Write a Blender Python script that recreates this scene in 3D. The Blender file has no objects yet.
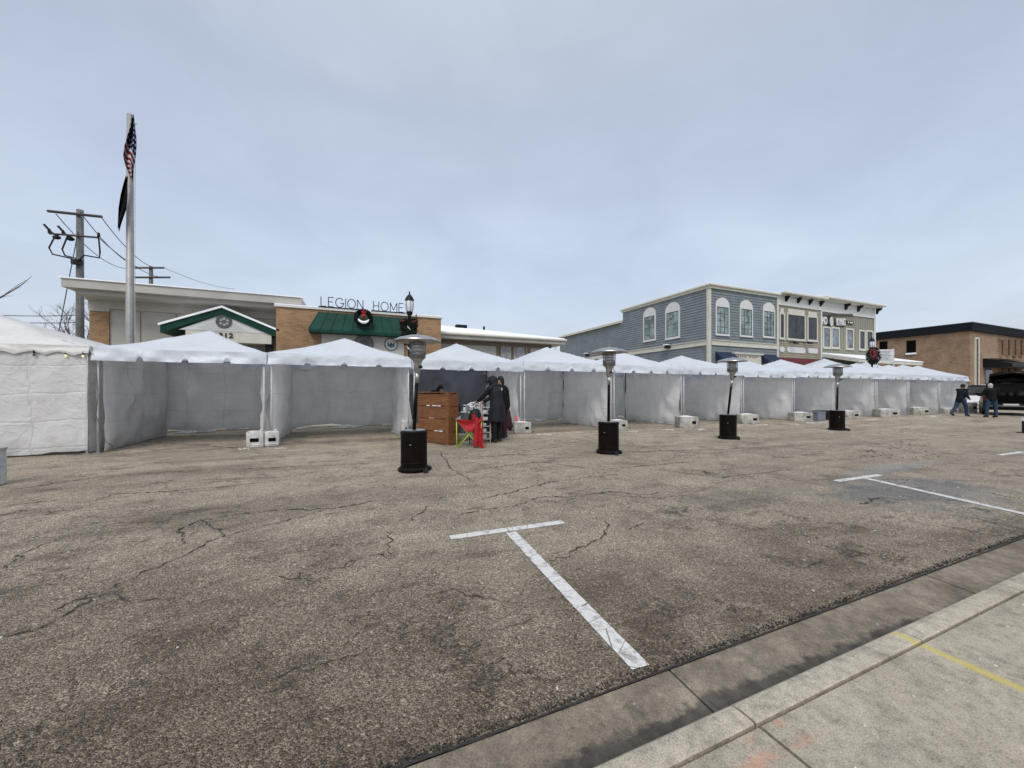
import bpy, math, random
from mathutils import Vector, Matrix, noise
random.seed(7)
R = math.radians
# ------------------------------------------------------------------ camera frame
F, HY, H = 385.0, 391.5, 1.3
YAW = R(22.98); CO, SI = math.cos(YAW), math.sin(YAW)
def G(px, py, z=0.0):
    Y = F*(H-z)/(py-HY); X = (px-512)/F*Y
    return (X*CO+Y*SI, -X*SI+Y*CO)
def S(px, t):
    a = (px-512)/F; Y = t/(CO-a*SI)
    return Y*(a*CO+SI)
def T(px, s):
    a = (px-512)/F; Y = s/(a*CO+SI)
    return Y*(CO-a*SI)
def Z(py, s, t):
    return H+(HY-py)*(s*SI+t*CO)/F

scene = bpy.context.scene
COL = scene.collection
# ------------------------------------------------------------------ materials
def nt(name):
    m = bpy.data.materials.new(name); m.use_nodes = True
    t = m.node_tree; b = t.nodes['Principled BSDF']
    return m, t, b
def N(t, typ, **kw):
    n = t.nodes.new(typ)
    for k, v in kw.items():
        if k in n.inputs: n.inputs[k].default_value = v
        else: setattr(n, k, v)
    return n
def L(t, a, b): t.links.new(a, b)
def math_(t, op, a, b=None, c=None):
    n = t.nodes.new('ShaderNodeMath'); n.operation = op
    for i, v in enumerate((a, b, c)):
        if v is None: continue
        if isinstance(v, (int, float)): n.inputs[i].default_value = v
        else: t.links.new(v, n.inputs[i])
    return n.outputs[0]
def ramp(t, fac, stops):
    n = t.nodes.new('ShaderNodeValToRGB')
    el = n.color_ramp.elements
    while len(el) < len(stops): el.new(0.5)
    for e, (p, c) in zip(el, stops):
        e.position = p; e.color = (c, c, c, 1) if isinstance(c, (int, float)) else (*c, 1)
    L(t, fac, n.inputs[0]); return n.outputs[0]
def mixc(t, fac, a, b, mode='MIX'):
    n = t.nodes.new('ShaderNodeMix'); n.data_type = 'RGBA'; n.blend_type = mode
    for sock, v in ((n.inputs[0], fac), (n.inputs[6], a), (n.inputs[7], b)):
        if isinstance(v, (int, float)): sock.default_value = v
        elif isinstance(v, tuple): sock.default_value = (*v, 1)
        else: t.links.new(v, sock)
    return n.outputs[2]
def coord(t, sx=1, sy=1, sz=1):
    g = t.nodes.new('ShaderNodeNewGeometry')
    m = t.nodes.new('ShaderNodeMapping'); m.inputs['Scale'].default_value = (sx, sy, sz)
    L(t, g.outputs['Position'], m.inputs[0]); return m.outputs[0]
def nz(t, vec, scale, detail=4, rough=.55, dist=0):
    n = N(t, 'ShaderNodeTexNoise', Scale=scale, Detail=detail, Roughness=rough, Distortion=dist)
    L(t, vec, n.inputs['Vector']); return n.outputs[0]
def bump(t, b, h, strength=.3, dist=.01):
    n = N(t, 'ShaderNodeBump', Strength=strength, Distance=dist)
    L(t, h, n.inputs['Height']); L(t, n.outputs[0], b.inputs['Normal'])
MATS = {}
def mat(name, col, rough=.6, var=.15, scale=6, bmp=0, metal=0, spec=.4, bscale=None, world=True):
    if name in MATS: return MATS[name]
    m, t, b = nt(name)
    if world: v = coord(t)
    else:
        tc = t.nodes.new('ShaderNodeTexCoord'); v = tc.outputs['Object']
    n = nz(t, v, scale, 5)
    dark = tuple(c*(1-var) for c in col); light = tuple(min(1, c*(1+var)) for c in col)
    L(t, ramp(t, n, [(.3, dark), (.7, light)]), b.inputs['Base Color'])
    b.inputs['Roughness'].default_value = rough; b.inputs['Metallic'].default_value = metal
    b.inputs['Specular IOR Level'].default_value = spec
    if bmp: bump(t, b, nz(t, v, bscale or scale*4, 3), bmp, .01)
    MATS[name] = m; return m
def fabric(name, col, transl=.3, crease=True, gloss=.45, dirt=.12):
    m, t, b = nt(name)
    uv = t.nodes.new('ShaderNodeUVMap'); sp = t.nodes.new('ShaderNodeSeparateXYZ'); L(t, uv.outputs[0], sp.inputs[0])
    v = coord(t)
    n = nz(t, v, 1.3, 5)
    base = mixc(t, 1.0, ramp(t, n, [(.3, tuple(c*(1-dirt) for c in col)), (.65, col)]), ramp(t, nz(t, v, 14, 3), [(.3, .93), (.7, 1.0)]), 'MULTIPLY')
    if crease:
        # grime near the hem (uv y = height above ground)
        hem = ramp(t, math_(t, 'ADD', sp.outputs[1], math_(t, 'MULTIPLY', n, .5)), [(.22, .72), (.62, 1.0)])
        base = mixc(t, 1.0, base, hem, 'MULTIPLY')
        fu = math_(t, 'ABSOLUTE', math_(t, 'SUBTRACT', math_(t, 'FRACT', math_(t, 'DIVIDE', math_(t, 'ADD', sp.outputs[0], math_(t, 'MULTIPLY', nz(t, v, .7), .4)), .83)), .5))
        fv = math_(t, 'ABSOLUTE', math_(t, 'SUBTRACT', math_(t, 'FRACT', math_(t, 'DIVIDE', math_(t, 'ADD', sp.outputs[1], math_(t, 'MULTIPLY', nz(t, v, .55), .35)), .57)), .5))
        cu = ramp(t, fu, [(0, 0.0), (.035, 1.0)]); cv = ramp(t, fv, [(0, 0.0), (.045, 1.0)])
        line = math_(t, 'MINIMUM', cu, cv)
        base = mixc(t, 1.0, base, ramp(t, math_(t, 'ADD', line, math_(t, 'MULTIPLY', nz(t, v, 1.1, 3), .9)), [(.35, .74), (.75, 1.0)]), 'MULTIPLY')  # crease shade put into the colour along the fold lines
        h = math_(t, 'ADD', math_(t, 'MULTIPLY', math_(t, 'ADD', fu, fv), .25), math_(t, 'ADD', math_(t, 'MULTIPLY', nz(t, v, 2.6, 3, .5, 1.2), 1.1), math_(t, 'MULTIPLY', math_(t, 'ABSOLUTE', math_(t, 'SUBTRACT', nz(t, v, 3.4, 4, .5, 1.5), .5)), 1.3)))
        h = math_(t, 'ADD', h, math_(t, 'MULTIPLY', line, .25))
    else:
        h = nz(t, v, 3.5, 5, .6, .6)
    bump(t, b, h, .55, .04)
    L(t, base, b.inputs['Base Color']); b.inputs['Roughness'].default_value = gloss
    tr = t.nodes.new('ShaderNodeBsdfTranslucent'); L(t, base, tr.inputs[0])
    mx = t.nodes.new('ShaderNodeMixShader'); mx.inputs[0].default_value = transl
    L(t, b.outputs[0], mx.inputs[1]); L(t, tr.outputs[0], mx.inputs[2])
    L(t, mx.outputs[0], t.nodes['Material Output'].inputs[0])
    return m
def brick(name, c1, c2, mortar, scale=1.0):
    m, t, b = nt(name)
    g = t.nodes.new('ShaderNodeNewGeometry'); sp = t.nodes.new('ShaderNodeSeparateXYZ'); L(t, g.outputs['Position'], sp.inputs[0])
    cb = t.nodes.new('ShaderNodeCombineXYZ'); L(t, math_(t, 'ADD', sp.outputs[0], sp.outputs[1]), cb.inputs[0]); L(t, sp.outputs[2], cb.inputs[1])
    br = N(t, 'ShaderNodeTexBrick', Scale=scale)
    br.inputs['Color1'].default_value = (*c1, 1); br.inputs['Color2'].default_value = (*c2, 1); br.inputs['Mortar'].default_value = (*mortar, 1)
    br.inputs['Brick Width'].default_value = .24; br.inputs['Row Height'].default_value = .08; br.inputs['Mortar Size'].default_value = .008
    L(t, cb.outputs[0], br.inputs['Vector'])
    n = nz(t, g.outputs['Position'], .9, 5)
    L(t, mixc(t, 1, br.outputs[0], ramp(t, n, [(.3, .75), (.7, 1.15)]), 'MULTIPLY'), b.inputs['Base Color'])
    b.inputs['Roughness'].default_value = .85
    bump(t, b, math_(t, 'SUBTRACT', 1.0, br.outputs['Fac']), .4, .01)
    return m
def glass(name, col=(.02, .025, .03), rough=.08):
    m, t, b = nt(name)
    v = coord(t)
    L(t, ramp(t, nz(t, v, 1.3, 5, .65, 1.0), [(.38, col), (.68, tuple(min(.4, c*3.5+.012) for c in col))]), b.inputs['Base Color'])  # pale noise patches in the colour stand in for sky reflections
    b.inputs['Roughness'].default_value = rough; b.inputs['Specular IOR Level'].default_value = .45
    bump(t, b, nz(t, v, 1.2, 2), .12, .02)
    return m

def asphalt():
    m, t, b = nt('worn_asphalt')
    v = coord(t)
    big = nz(t, v, .22, 5, .6); mid = nz(t, v, 1.6, 6, .65, .3); st = nz(t, coord(t, .16, 1.1, 1), 1.0, 6, .62, .3)
    fine = nz(t, v, 40, 3, .7)
    vo = N(t, 'ShaderNodeTexVoronoi', Scale=150.0); L(t, v, vo.inputs['Vector'])
    vo2 = N(t, 'ShaderNodeTexVoronoi', Scale=78.0); L(t, v, vo2.inputs['Vector'])
    sepc = t.nodes.new('ShaderNodeSeparateColor'); L(t, vo.outputs['Color'], sepc.inputs[0])
    sepc2 = t.nodes.new('ShaderNodeSeparateColor'); L(t, vo2.outputs['Color'], sepc2.inputs[0])
    sp = t.nodes.new('ShaderNodeSeparateXYZ'); L(t, v, sp.inputs[0])
    # base tone: dusty salt-dried surface
    c = ramp(t, big, [(.3, (.345, .292, .226)), (.7, (.465, .403, .315))])
    c = mixc(t, 1, c, ramp(t, mid, [(.25, .68), (.5, .98), (.75, 1.18)]), 'MULTIPLY')
    c = mixc(t, 1, c, ramp(t, st, [(.3, .70), (.48, 1.0), (.75, 1.15)]), 'MULTIPLY')
    # near the kerb and to the left the surface has lost its fines: darker, rougher
    wear = math_(t, 'ADD', math_(t, 'MULTIPLY', sp.outputs[1], .16), math_(t, 'MULTIPLY', sp.outputs[0], .055))
    wear = math_(t, 'ADD', wear, math_(t, 'MULTIPLY', math_(t, 'SUBTRACT', mid, .5), .55))
    wear = math_(t, 'ADD', wear, math_(t, 'MULTIPLY', math_(t, 'SUBTRACT', big, .5), .6))
    wf = ramp(t, wear, [(.15, 1.0), (.62, 0.0)])
    c = mixc(t, wf, c, mixc(t, 1, c, (.51, .475, .45), 'MULTIPLY'))
    far = ramp(t, math_(t, 'MULTIPLY', math_(t, 'SUBTRACT', sp.outputs[1], 2.0), .12), [(0, 1.0), (1, 1.2)])
    c = mixc(t, 1, c, far, 'MULTIPLY')
    # aggregate
    sto = ramp(t, sepc.outputs[0], [(0, .40), (.35, .80), (.75, 1.14), (1, 1.75)])
    sto2 = ramp(t, sepc2.outputs[0], [(0, .72), (.5, .98), (.9, 1.1), (1, 1.7)])
    c = mixc(t, 1, c, sto, 'MULTIPLY'); c = mixc(t, .8, c, sto2, 'MULTIPLY')
    c = mixc(t, 1, c, ramp(t, fine, [(.3, .8), (.7, 1.15)]), 'MULTIPLY')
    # dark spots / oil
    sn = nz(t, coord(t, .8, 1.5, 1), 2.3, 4, .6, .2)
    c = mixc(t, ramp(t, sn, [(.62, 0.0), (.72, .62)]), c, (.055, .047, .042))
    bn = nz(t, coord(t, .55, 1.3, 1), 1.5, 7, .72, .5)
    c = mixc(t, ramp(t, bn, [(.56, 0.0), (.63, .5)]), c, mixc(t, 1, c, (.36, .34, .33), 'MULTIPLY'))
    ve = N(t, 'ShaderNodeTexVoronoi', Scale=1.9, feature='DISTANCE_TO_EDGE')
    dn = N(t, 'ShaderNodeTexNoise', Scale=2.6, Detail=6.0, Roughness=.7); L(t, v, dn.inputs['Vector'])
    va_ = t.nodes.new('ShaderNodeVectorMath'); va_.operation = 'MULTIPLY_ADD'; L(t, dn.outputs['Color'], va_.inputs[0]); va_.inputs[1].default_value = (1.1, 1.1, 0); L(t, v, va_.inputs[2]); L(t, va_.outputs[0], ve.inputs['Vector'])
    hair = math_(t, 'MULTIPLY', ramp(t, ve.outputs['Distance'], [(.004, 1.0), (.02, 0.0)]), ramp(t, nz(t, v, .55, 4, .6), [(.43, 0.0), (.52, .85)]))
    c = mixc(t, hair, c, (.05, .042, .035))
    # pale salty crumbs
    cr = nz(t, v, 11, 2, .5)
    c = mixc(t, ramp(t, cr, [(.765, 0.0), (.79, .6)]), c, (.55, .54, .52))
    # damp blue-grey patch round the second bay line
    def blob(cx, cy, rx, ry):
        dx = math_(t, 'DIVIDE', math_(t, 'SUBTRACT', sp.outputs[0], cx), rx); dy = math_(t, 'DIVIDE', math_(t, 'SUBTRACT', sp.outputs[1], cy), ry)
        d = math_(t, 'SQRT', math_(t, 'ADD', math_(t, 'MULTIPLY', dx, dx), math_(t, 'MULTIPLY', dy, dy)))
        d = math_(t, 'ADD', d, math_(t, 'MULTIPLY', math_(t, 'SUBTRACT', mid, .5), 1.6))
        return ramp(t, d, [(.45, 1.0), (1.0, 0.0)])
    c = mixc(t, math_(t, 'MULTIPLY', blob(6.8, 2.6, 1.7, .85), .55), c, (.17, .185, .21))
    c = mixc(t, math_(t, 'MULTIPLY', blob(8.6, 3.5, 1.6, .22), .5), c, (.36, .36, .36))
    c = mixc(t, math_(t, 'MULTIPLY', blob(4.3, 3.2, 1.5, .35), .35), c, (.08, .075, .075))
    c = mixc(t, math_(t, 'MULTIPLY', blob(-2.6, 3.6, .8, .09), .6), c, (.06, .055, .05))
    c = mixc(t, math_(t, 'MULTIPLY', blob(2.2, 11.0, 9.0, .55), .45), c, (.12, .095, .075))
    L(t, c, b.inputs['Base Color']); b.inputs['Roughness'].default_value = .92
    b.inputs['Specular IOR Level'].default_value = .2
    hh = math_(t, 'ADD', math_(t, 'MULTIPLY', vo.outputs['Distance'], -1.2), math_(t, 'MULTIPLY', vo2.outputs['Distance'], -.9))
    hh = math_(t, 'ADD', hh, math_(t, 'MULTIPLY', mid, 1.5))
    bump(t, b, hh, 1.0, .011)
    return m
def concrete(name, c1, c2, gutter=False, paint=False):
    m, t, b = nt(name)
    v = coord(t); sp = t.nodes.new('ShaderNodeSeparateXYZ'); L(t, v, sp.inputs[0])
    big = nz(t, v, 1.3, 6, .65, .3); mid = nz(t, v, 7, 6, .7); fine = nz(t, v, 160, 2, .6)
    c = ramp(t, big, [(.3, c1), (.7, c2)])
    c = mixc(t, 1, c, ramp(t, mid, [(.25, .60), (.5, 1.0), (.8, 1.2)]), 'MULTIPLY')
    c = mixc(t, 1, c, ramp(t, fine, [(.3, .62), (.5, 1.0), (.72, 1.25)]), 'MULTIPLY')
    c = mixc(t, 1, c, ramp(t, nz(t, v, 26, 5, .7), [(.3, .70), (.5, 1.0), (.7, 1.12)]), 'MULTIPLY')
    c = mixc(t, ramp(t, nz(t, v, 17, 3), [(.70, 0.0), (.76, .6)]), c, (.5, .48, .44))
    c = mixc(t, ramp(t, nz(t, v, 3.1, 5, .7), [(.60, 0.0), (.72, .5)]), c, tuple(x*.5 for x in c1))
    if gutter:
        # black silt lying against the kerb face
        e = math_(t, 'SUBTRACT', sp.outputs[1], math_(t, 'ADD', 1.035, math_(t, 'MULTIPLY', math_(t, 'ADD', nz(t, v, 4.0, 5, .6), nz(t, v, .8, 2)), .14)))
        sx2 = math_(t, 'SUBTRACT', sp.outputs[0], 1.5); wid = math_(t, 'MULTIPLY', math_(t, 'MULTIPLY', sx2, sx2), .022)
        e = math_(t, 'ADD', e, math_(t, 'MINIMUM', wid, .14))
        silt = ramp(t, math_(t, 'ADD', e, math_(t, 'MULTIPLY', math_(t, 'SUBTRACT', nz(t, v, 13, 6, .7), .5), .10)), [(.0, 1.0), (.006, .8), (.03, 0.0)])
        c = mixc(t, 1, c, ramp(t, nz(t, v, 2.2, 7, .75, .6), [(.3, .55), (.5, 1.0), (.75, 1.25)]), 'MULTIPLY')
        c = mixc(t, ramp(t, nz(t, v, 3.0, 5, .7, .5), [(.45, 0.0), (.75, .7)]), c, (.075, .06, .045))
        c = mixc(t, math_(t, 'MULTIPLY', silt, .8), c, mixc(t, ramp(t, mid, [(.45, 0.0), (.6, 1.0)]), (.028, .025, .026), (.07, .06, .052)))
    if paint:
        wob = math_(t, 'MULTIPLY', math_(t, 'SUBTRACT', big, .5), .05)
        d = math_(t, 'ABSOLUTE', math_(t, 'SUBTRACT', math_(t, 'ADD', sp.outputs[0], wob), 2.5))
        y = ramp(t, math_(t, 'ADD', d, math_(t, 'MULTIPLY', math_(t, 'SUBTRACT', mid, .5), .05)), [(.004, .7), (.036, 0.0)])
        c = mixc(t, y, c, (.50, .42, .09))
        def spray(cx, cy, rx, ry, k):
            dx = math_(t, 'DIVIDE', math_(t, 'SUBTRACT', sp.outputs[0], cx), rx); dy = math_(t, 'DIVIDE', math_(t, 'SUBTRACT', sp.outputs[1], cy), ry)
            dd = math_(t, 'SQRT', math_(t, 'ADD', math_(t, 'MULTIPLY', dx, dx), math_(t, 'MULTIPLY', dy, dy)))
            return math_(t, 'MULTIPLY', ramp(t, math_(t, 'ADD', dd, math_(t, 'MULTIPLY', math_(t, 'SUBTRACT', nz(t, v, 30, 5, .75), .5), 3.6)), [(.3, 1.0), (1.0, 0.0)]), k)
        for (px, py, rx, ry, k) in ((757, 764, .13, .028, .38), (806, 740, .09, .02, .25), (778, 722, .05, .02, .3), (750, 740, .04, .02, .2)):
            g = G(px, py, .1); c = mixc(t, spray(g[0], g[1], rx, ry, k), c, (.55, .22, .13))
    L(t, c, b.inputs['Base Color']); b.inputs['Roughness'].default_value = .88
    b.inputs['Specular IOR Level'].default_value = .25
    bump(t, b, math_(t, 'ADD', mid, math_(t, 'MULTIPLY', fine, .7)), .45, .006)
    return m

M_TENT = fabric('white_vinyl_roof', (.82, .875, .935), .36, False, .4, .07)
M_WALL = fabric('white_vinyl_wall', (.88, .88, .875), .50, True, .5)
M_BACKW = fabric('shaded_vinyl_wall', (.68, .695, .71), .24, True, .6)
M_DARKW = fabric('deep_shade_vinyl_wall', (.20, .215, .25), .08, True, .6)  # third tent's back wall: its deep shade is put into the colour
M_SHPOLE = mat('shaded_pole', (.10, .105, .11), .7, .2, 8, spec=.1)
M_BEIGE = fabric('aged_canvas_roof', (.74, .735, .71), .15, False, .55, .22)
M_BWALL = fabric('creased_canvas_wall', (.74, .735, .73), .2, True, .55)
M_ALU = mat('white_pole', (.50, .51, .53), .6, .15, 8, spec=.2)
M_BLACK = mat('black_paint', (.009, .009, .010), .5, .3, 8, spec=.2)
M_BRONZE = mat('dark_bronze_paint', (.006, .003, .0028), .45, .35, 6, spec=.10, world=False)
M_STEEL = mat('brushed_steel', (.42, .42, .42), .36, .15, 20, metal=.95, world=False)
M_MESH = mat('burner_mesh', (.28, .28, .28), .35, .4, 40, metal=.8, world=False)
M_PLAST = mat('white_plastic', (.48, .48, .46), .6, .35, 7, bmp=.2)
M_CONCW = mat('weathered_block', (.36, .35, .32), .85, .45, 5, bmp=.3)
M_HOLE = mat('dark_recess', (.004, .004, .004), .9, .2, spec=.05)
M_GREEN = mat('green_metal', (.006, .042, .030), .55, .25, 2, spec=.15)
M_CREAM = mat('cream_trim', (.54, .53, .46), .6, .08, 3)
M_BEIGEP = mat('beige_panel', (.40, .385, .345), .75, .08, 2)
M_TAUPE = mat('taupe_fascia', (.42, .405, .37), .7, .10, 2)
M_SNOW = mat('snow', (.86, .88, .92), .6, .05, 2, bmp=.4, bscale=6)
M_BLUE = mat('blue_grey_siding', (.165, .195, .208), .65, .14, 1.2)
M_TAN = mat('tan_siding', (.27, .245, .19), .7, .15, 1)
M_SAGE = mat('sage_siding', (.235, .235, .19), .7, .07, 3)
M_WHITE = mat('white_trim', (.58, .59, .58), .6, .06, 3)
M_MAROON = mat('maroon_siding', (.13, .022, .028), .6, .15, 3)
M_GLASS = glass('window_glass', (.006, .007, .009))
M_GLASSB = glass('grey_window_glass', (.09, .12, .125), .1)
M_BRICKT = brick('tan_brick', (.35, .205, .10), (.235, .13, .06), (.27, .215, .155))
M_BRICKB = brick('brown_brick', (.30, .195, .12), (.20, .125, .08), (.30, .235, .17))
M_ROOFD = mat('dark_roofing', (.012, .014, .018), .8, .2, spec=.1)
M_WOODP = mat('utility_pole_wood', (.125, .13, .125), .9, .25, 3, bmp=.3)
M_WIRE = mat('wire', (.05, .05, .055), .6, .1)
M_BARK = mat('bare_bark', (.13, .11, .10), .9, .3, 4)
M_LEAF = mat('evergreen_sprig', (.007, .014, .009), .8, .5, 30, world=False)
M_RED = mat('red_cloth', (.33, .012, .018), .7, .25, 6, bmp=.3)
M_DRED = mat('dark_red_ribbon', (.10, .006, .010), .6, .3, 10)
M_LIME = mat('lime_tube', (.42, .55, .10), .4, .1)
M_WOOD = None
def wood():
    m, t, b = nt('stained_planks')
    tc = t.nodes.new('ShaderNodeTexCoord'); mp = N(t, 'ShaderNodeMapping'); mp.inputs['Scale'].default_value = (1.2, 4, 14)
    L(t, tc.outputs['Object'], mp.inputs[0])
    n = nz(t, mp.outputs[0], 2.2, 6, .65, 1.2)
    c = ramp(t, n, [(.3, (.085, .032, .011)), (.55, (.19, .078, .026)), (.8, (.30, .135, .046))])
    c = mixc(t, ramp(t, nz(t, tc.outputs['Object'], 3, 4), [(.5, 0.0), (.8, .5)]), c, (.08, .03, .012))
    L(t, c, b.inputs['Base Color']); b.inputs['Roughness'].default_value = .55
    bump(t, b, n, .3, .005); return m
M_WOOD = wood()
M_SKIN = mat('skin', (.45, .25, .18), .55, .08, 12)
M_HAIR = mat('black_hair', (.005, .004, .004), .7, .3, 40)
M_GHAIR = mat('grey_hair', (.42, .40, .37), .7, .2, 40)
M_NAVY = mat('navy_padded_cloth', (.005, .006, .013), .75, .35, 14, bmp=.4)
M_DJACK = mat('dark_olive_jacket', (.010, .012, .011), .85, .35, 10, bmp=.4, spec=.1)
M_GJACK = mat('charcoal_jacket', (.012, .015, .019), .85, .35, 10, bmp=.4, spec=.1)
M_DENIM = mat('blue_denim', (.018, .042, .08), .9, .35, 14, bmp=.3)
M_SHOE = mat('dark_shoe', (.015, .013, .012), .6, .2)
M_WSHIRT = mat('white_knit', (.60, .60, .62), .8, .1, 20)
M_TYRE = mat('tyre_rubber', (.012, .012, .012), .8, .2)
M_CARP = mat('black_car_paint', (.002, .0025, .004), .25, .2, 3, spec=.3)
M_FOAM = mat('grey_bin_plastic', (.18, .20, .24), .5, .2)

# ------------------------------------------------------------------ mesh builder
class MB:
    def __init__(s): s.v = []; s.f = []
    def add(s, vs, fs):
        o = len(s.v); s.v += [tuple(v) for v in vs]; s.f += [tuple(i+o for i in f) for f in fs]; return s
    def box(s, x0, x1, y0, y1, z0, z1):
        vs = [(x, y, z) for z in (z0, z1) for y in (y0, y1) for x in (x0, x1)]
        return s.add(vs, [(0, 2, 3, 1), (4, 5, 7, 6), (0, 1, 5, 4), (2, 6, 7, 3), (0, 4, 6, 2), (1, 3, 7, 5)])
    def obox(s, c, size, M):
        hx, hy, hz = [q/2 for q in size]
        vs = [Vector(c)+M @ Vector((x, y, z)) for z in (-hz, hz) for y in (-hy, hy) for x in (-hx, hx)]
        return s.add(vs, [(0, 2, 3, 1), (4, 5, 7, 6), (0, 1, 5, 4), (2, 6, 7, 3), (0, 4, 6, 2), (1, 3, 7, 5)])
    def tube(s, pts, rads, seg=8, cap=True, sx=1.0):
        pts = [Vector(p) for p in pts]
        if isinstance(rads, (int, float)): rads = [rads]*len(pts)
        vs = []; fs = []
        up = None
        for i, p in enumerate(pts):
            d = (pts[min(i+1, len(pts)-1)]-pts[max(i-1, 0)])
            if d.length < 1e-9: d = Vector((0, 0, 1))
            d.normalize()
            if up is None:
                up = Vector((0, 0, 1)) if abs(d.z) < .9 else Vector((1, 0, 0))
            a = d.cross(up); a.normalize(); b = a.cross(d).normalized(); up = b
            r = rads[i]
            for k in range(seg):
                th = 2*math.pi*k/seg
                vs.append(p+a*math.cos(th)*r*sx+b*math.sin(th)*r)
        for i in range(len(pts)-1):
            for k in range(seg):
                k2 = (k+1) % seg
                fs.append((i*seg+k, i*seg+k2, (i+1)*seg+k2, (i+1)*seg+k))
        if cap: fs.append(tuple(range(seg))[::-1]); fs.append(tuple((len(pts)-1)*seg+k for k in range(seg)))
        return s.add(vs, fs)
    def lathe(s, prof, c=(0, 0, 0), seg=24, cap=True):
        vs = []; fs = []
        for r, z in prof:
            for k in range(seg):
                th = 2*math.pi*k/seg; vs.append((c[0]+r*math.cos(th), c[1]+r*math.sin(th), c[2]+z))
        for i in range(len(prof)-1):
            for k in range(seg):
                k2 = (k+1) % seg; fs.append((i*seg+k, i*seg+k2, (i+1)*seg+k2, (i+1)*seg+k))
        if cap: fs.append(tuple(range(seg))[::-1]); fs.append(tuple((len(prof)-1)*seg+k for k in range(seg)))
        return s.add(vs, fs)
    def ell(s, c, r, seg=14, rings=8, M=None):
        vs = []; fs = []
        for i in range(1, rings):
            ph = math.pi*i/rings
            for k in range(seg):
                th = 2*math.pi*k/seg
                q = Vector((r[0]*math.sin(ph)*math.cos(th), r[1]*math.sin(ph)*math.sin(th), r[2]*math.cos(ph)))
                if M is not None: q = M @ q
                vs.append(Vector(c)+q)
        t1 = Vector((0, 0, r[2])); t2 = Vector((0, 0, -r[2]))
        if M is not None: t1 = M @ t1; t2 = M @ t2
        vs += [Vector(c)+t1, Vector(c)+t2]
        n = (rings-1)*seg
        for i in range(rings-2):
            for k in range(seg):
                k2 = (k+1) % seg; fs.append((i*seg+k, (i+1)*seg+k, (i+1)*seg+k2, i*seg+k2))
        for k in range(seg):
            k2 = (k+1) % seg; fs.append((n, k, k2)); fs.append((n+1, (rings-2)*seg+k2, (rings-2)*seg+k))
        return s.add(vs, fs)
    def prism(s, poly, axis, a0, a1):
        # poly in the two other axes; extruded along axis from a0 to a1
        n = len(poly)
        def mk(p, a):
            if axis == 'x': return (a, p[0], p[1])
            if axis == 'y': return (p[0], a, p[1])
            return (p[0], p[1], a)
        vs = [mk(p, a0) for p in poly]+[mk(p, a1) for p in poly]
        fs = [tuple(range(n))[::-1], tuple(range(n, 2*n))]+[(i, (i+1) % n, n+(i+1) % n, n+i) for i in range(n)]
        return s.add(vs, fs)
    def grid(s, fn, nu, nv):
        vs = [fn(i/nu, j/nv) for j in range(nv+1) for i in range(nu+1)]
        w = nu+1
        return s.add(vs, [(j*w+i, j*w+i+1, (j+1)*w+i+1, (j+1)*w+i) for j in range(nv) for i in range(nu)])
    def mesh(s, name):
        me = bpy.data.meshes.new(name); me.from_pydata([tuple(v) for v in s.v], [], s.f); me.update()
        import bmesh
        bm = bmesh.new(); bm.from_mesh(me); bmesh.ops.recalc_face_normals(bm, faces=bm.faces); bm.to_mesh(me); bm.free()
        return me
    def build(s, name, m, parent=None, smooth=False, world=False, bevel=0, remesh=0, uv=None, kind=None, autosm=False):
        if world and parent is not None:
            w = wloc(parent); s.v = [(x-w[0], y-w[1], z-w[2]) for x, y, z in [tuple(q) for q in s.v]]
        me = s.mesh(name)
        if uv is not None:
            l = me.uv_layers.new(name='UVMap')
            for lp in me.loops: l.data[lp.index].uv = uv[lp.vertex_index]
        o = bpy.data.objects.new(name, me); COL.objects.link(o)
        if bevel:
            md = o.modifiers.new('b', 'BEVEL'); md.width = bevel; md.segments = 2; md.limit_method = 'ANGLE'
        if remesh:
            md = o.modifiers.new('r', 'REMESH'); md.mode = 'VOXEL'; md.voxel_size = remesh
            md2 = o.modifiers.new('s', 'SMOOTH'); md2.iterations = 3; md2.factor = .5
        if bevel or remesh:
            dg = bpy.context.evaluated_depsgraph_get(); me2 = bpy.data.meshes.new_from_object(o.evaluated_get(dg))
            o.modifiers.clear(); o.data = me2; me2.name = name; me = me2
        me.materials.clear(); me.materials.append(m)
        if smooth or remesh:
            for p in me.polygons: p.use_smooth = True
        if autosm:
            import bmesh
            bm = bmesh.new(); bm.from_mesh(me)
            for e in bm.edges:
                e.smooth = not (len(e.link_faces) == 2 and e.calc_face_angle(0) > R(35))
            bm.to_mesh(me); bm.free()
            for p in me.polygons: p.use_smooth = True
        if parent is not None: o.parent = parent
        if kind: o['kind'] = kind
        return o
def wloc(o):
    v = Vector((0, 0, 0))
    while o is not None: v += o.location; o = o.parent
    return v
def tag(o, label, cat, group=None):
    o['label'] = label; o['category'] = cat
    if group: o['group'] = group
    return o
def thing(name, label, cat, loc=(0, 0, 0), rotz=0, group=None):
    o = bpy.data.objects.new(name, None); COL.objects.link(o); o.empty_display_size = .2
    o.location = loc if len(loc) == 3 else (loc[0], loc[1], 0); o.rotation_euler = (0, 0, rotz)
    return tag(o, label, cat, group)
def dup(root, loc, rotz, label, name=None):
    r = root.copy(); COL.objects.link(r); r.location = loc if len(loc) == 3 else (loc[0], loc[1], 0); r.rotation_euler = (0, 0, rotz); r['label'] = label
    for ch in list(root.children):
        c = ch.copy(); COL.objects.link(c); c.parent = r
        for g in list(ch.children):
            d = g.copy(); COL.objects.link(d); d.parent = c
    return r
def fbm(x, y, z, o=3): return noise.fractal(Vector((x, y, z)), 1.0, 2.0, o)

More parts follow.
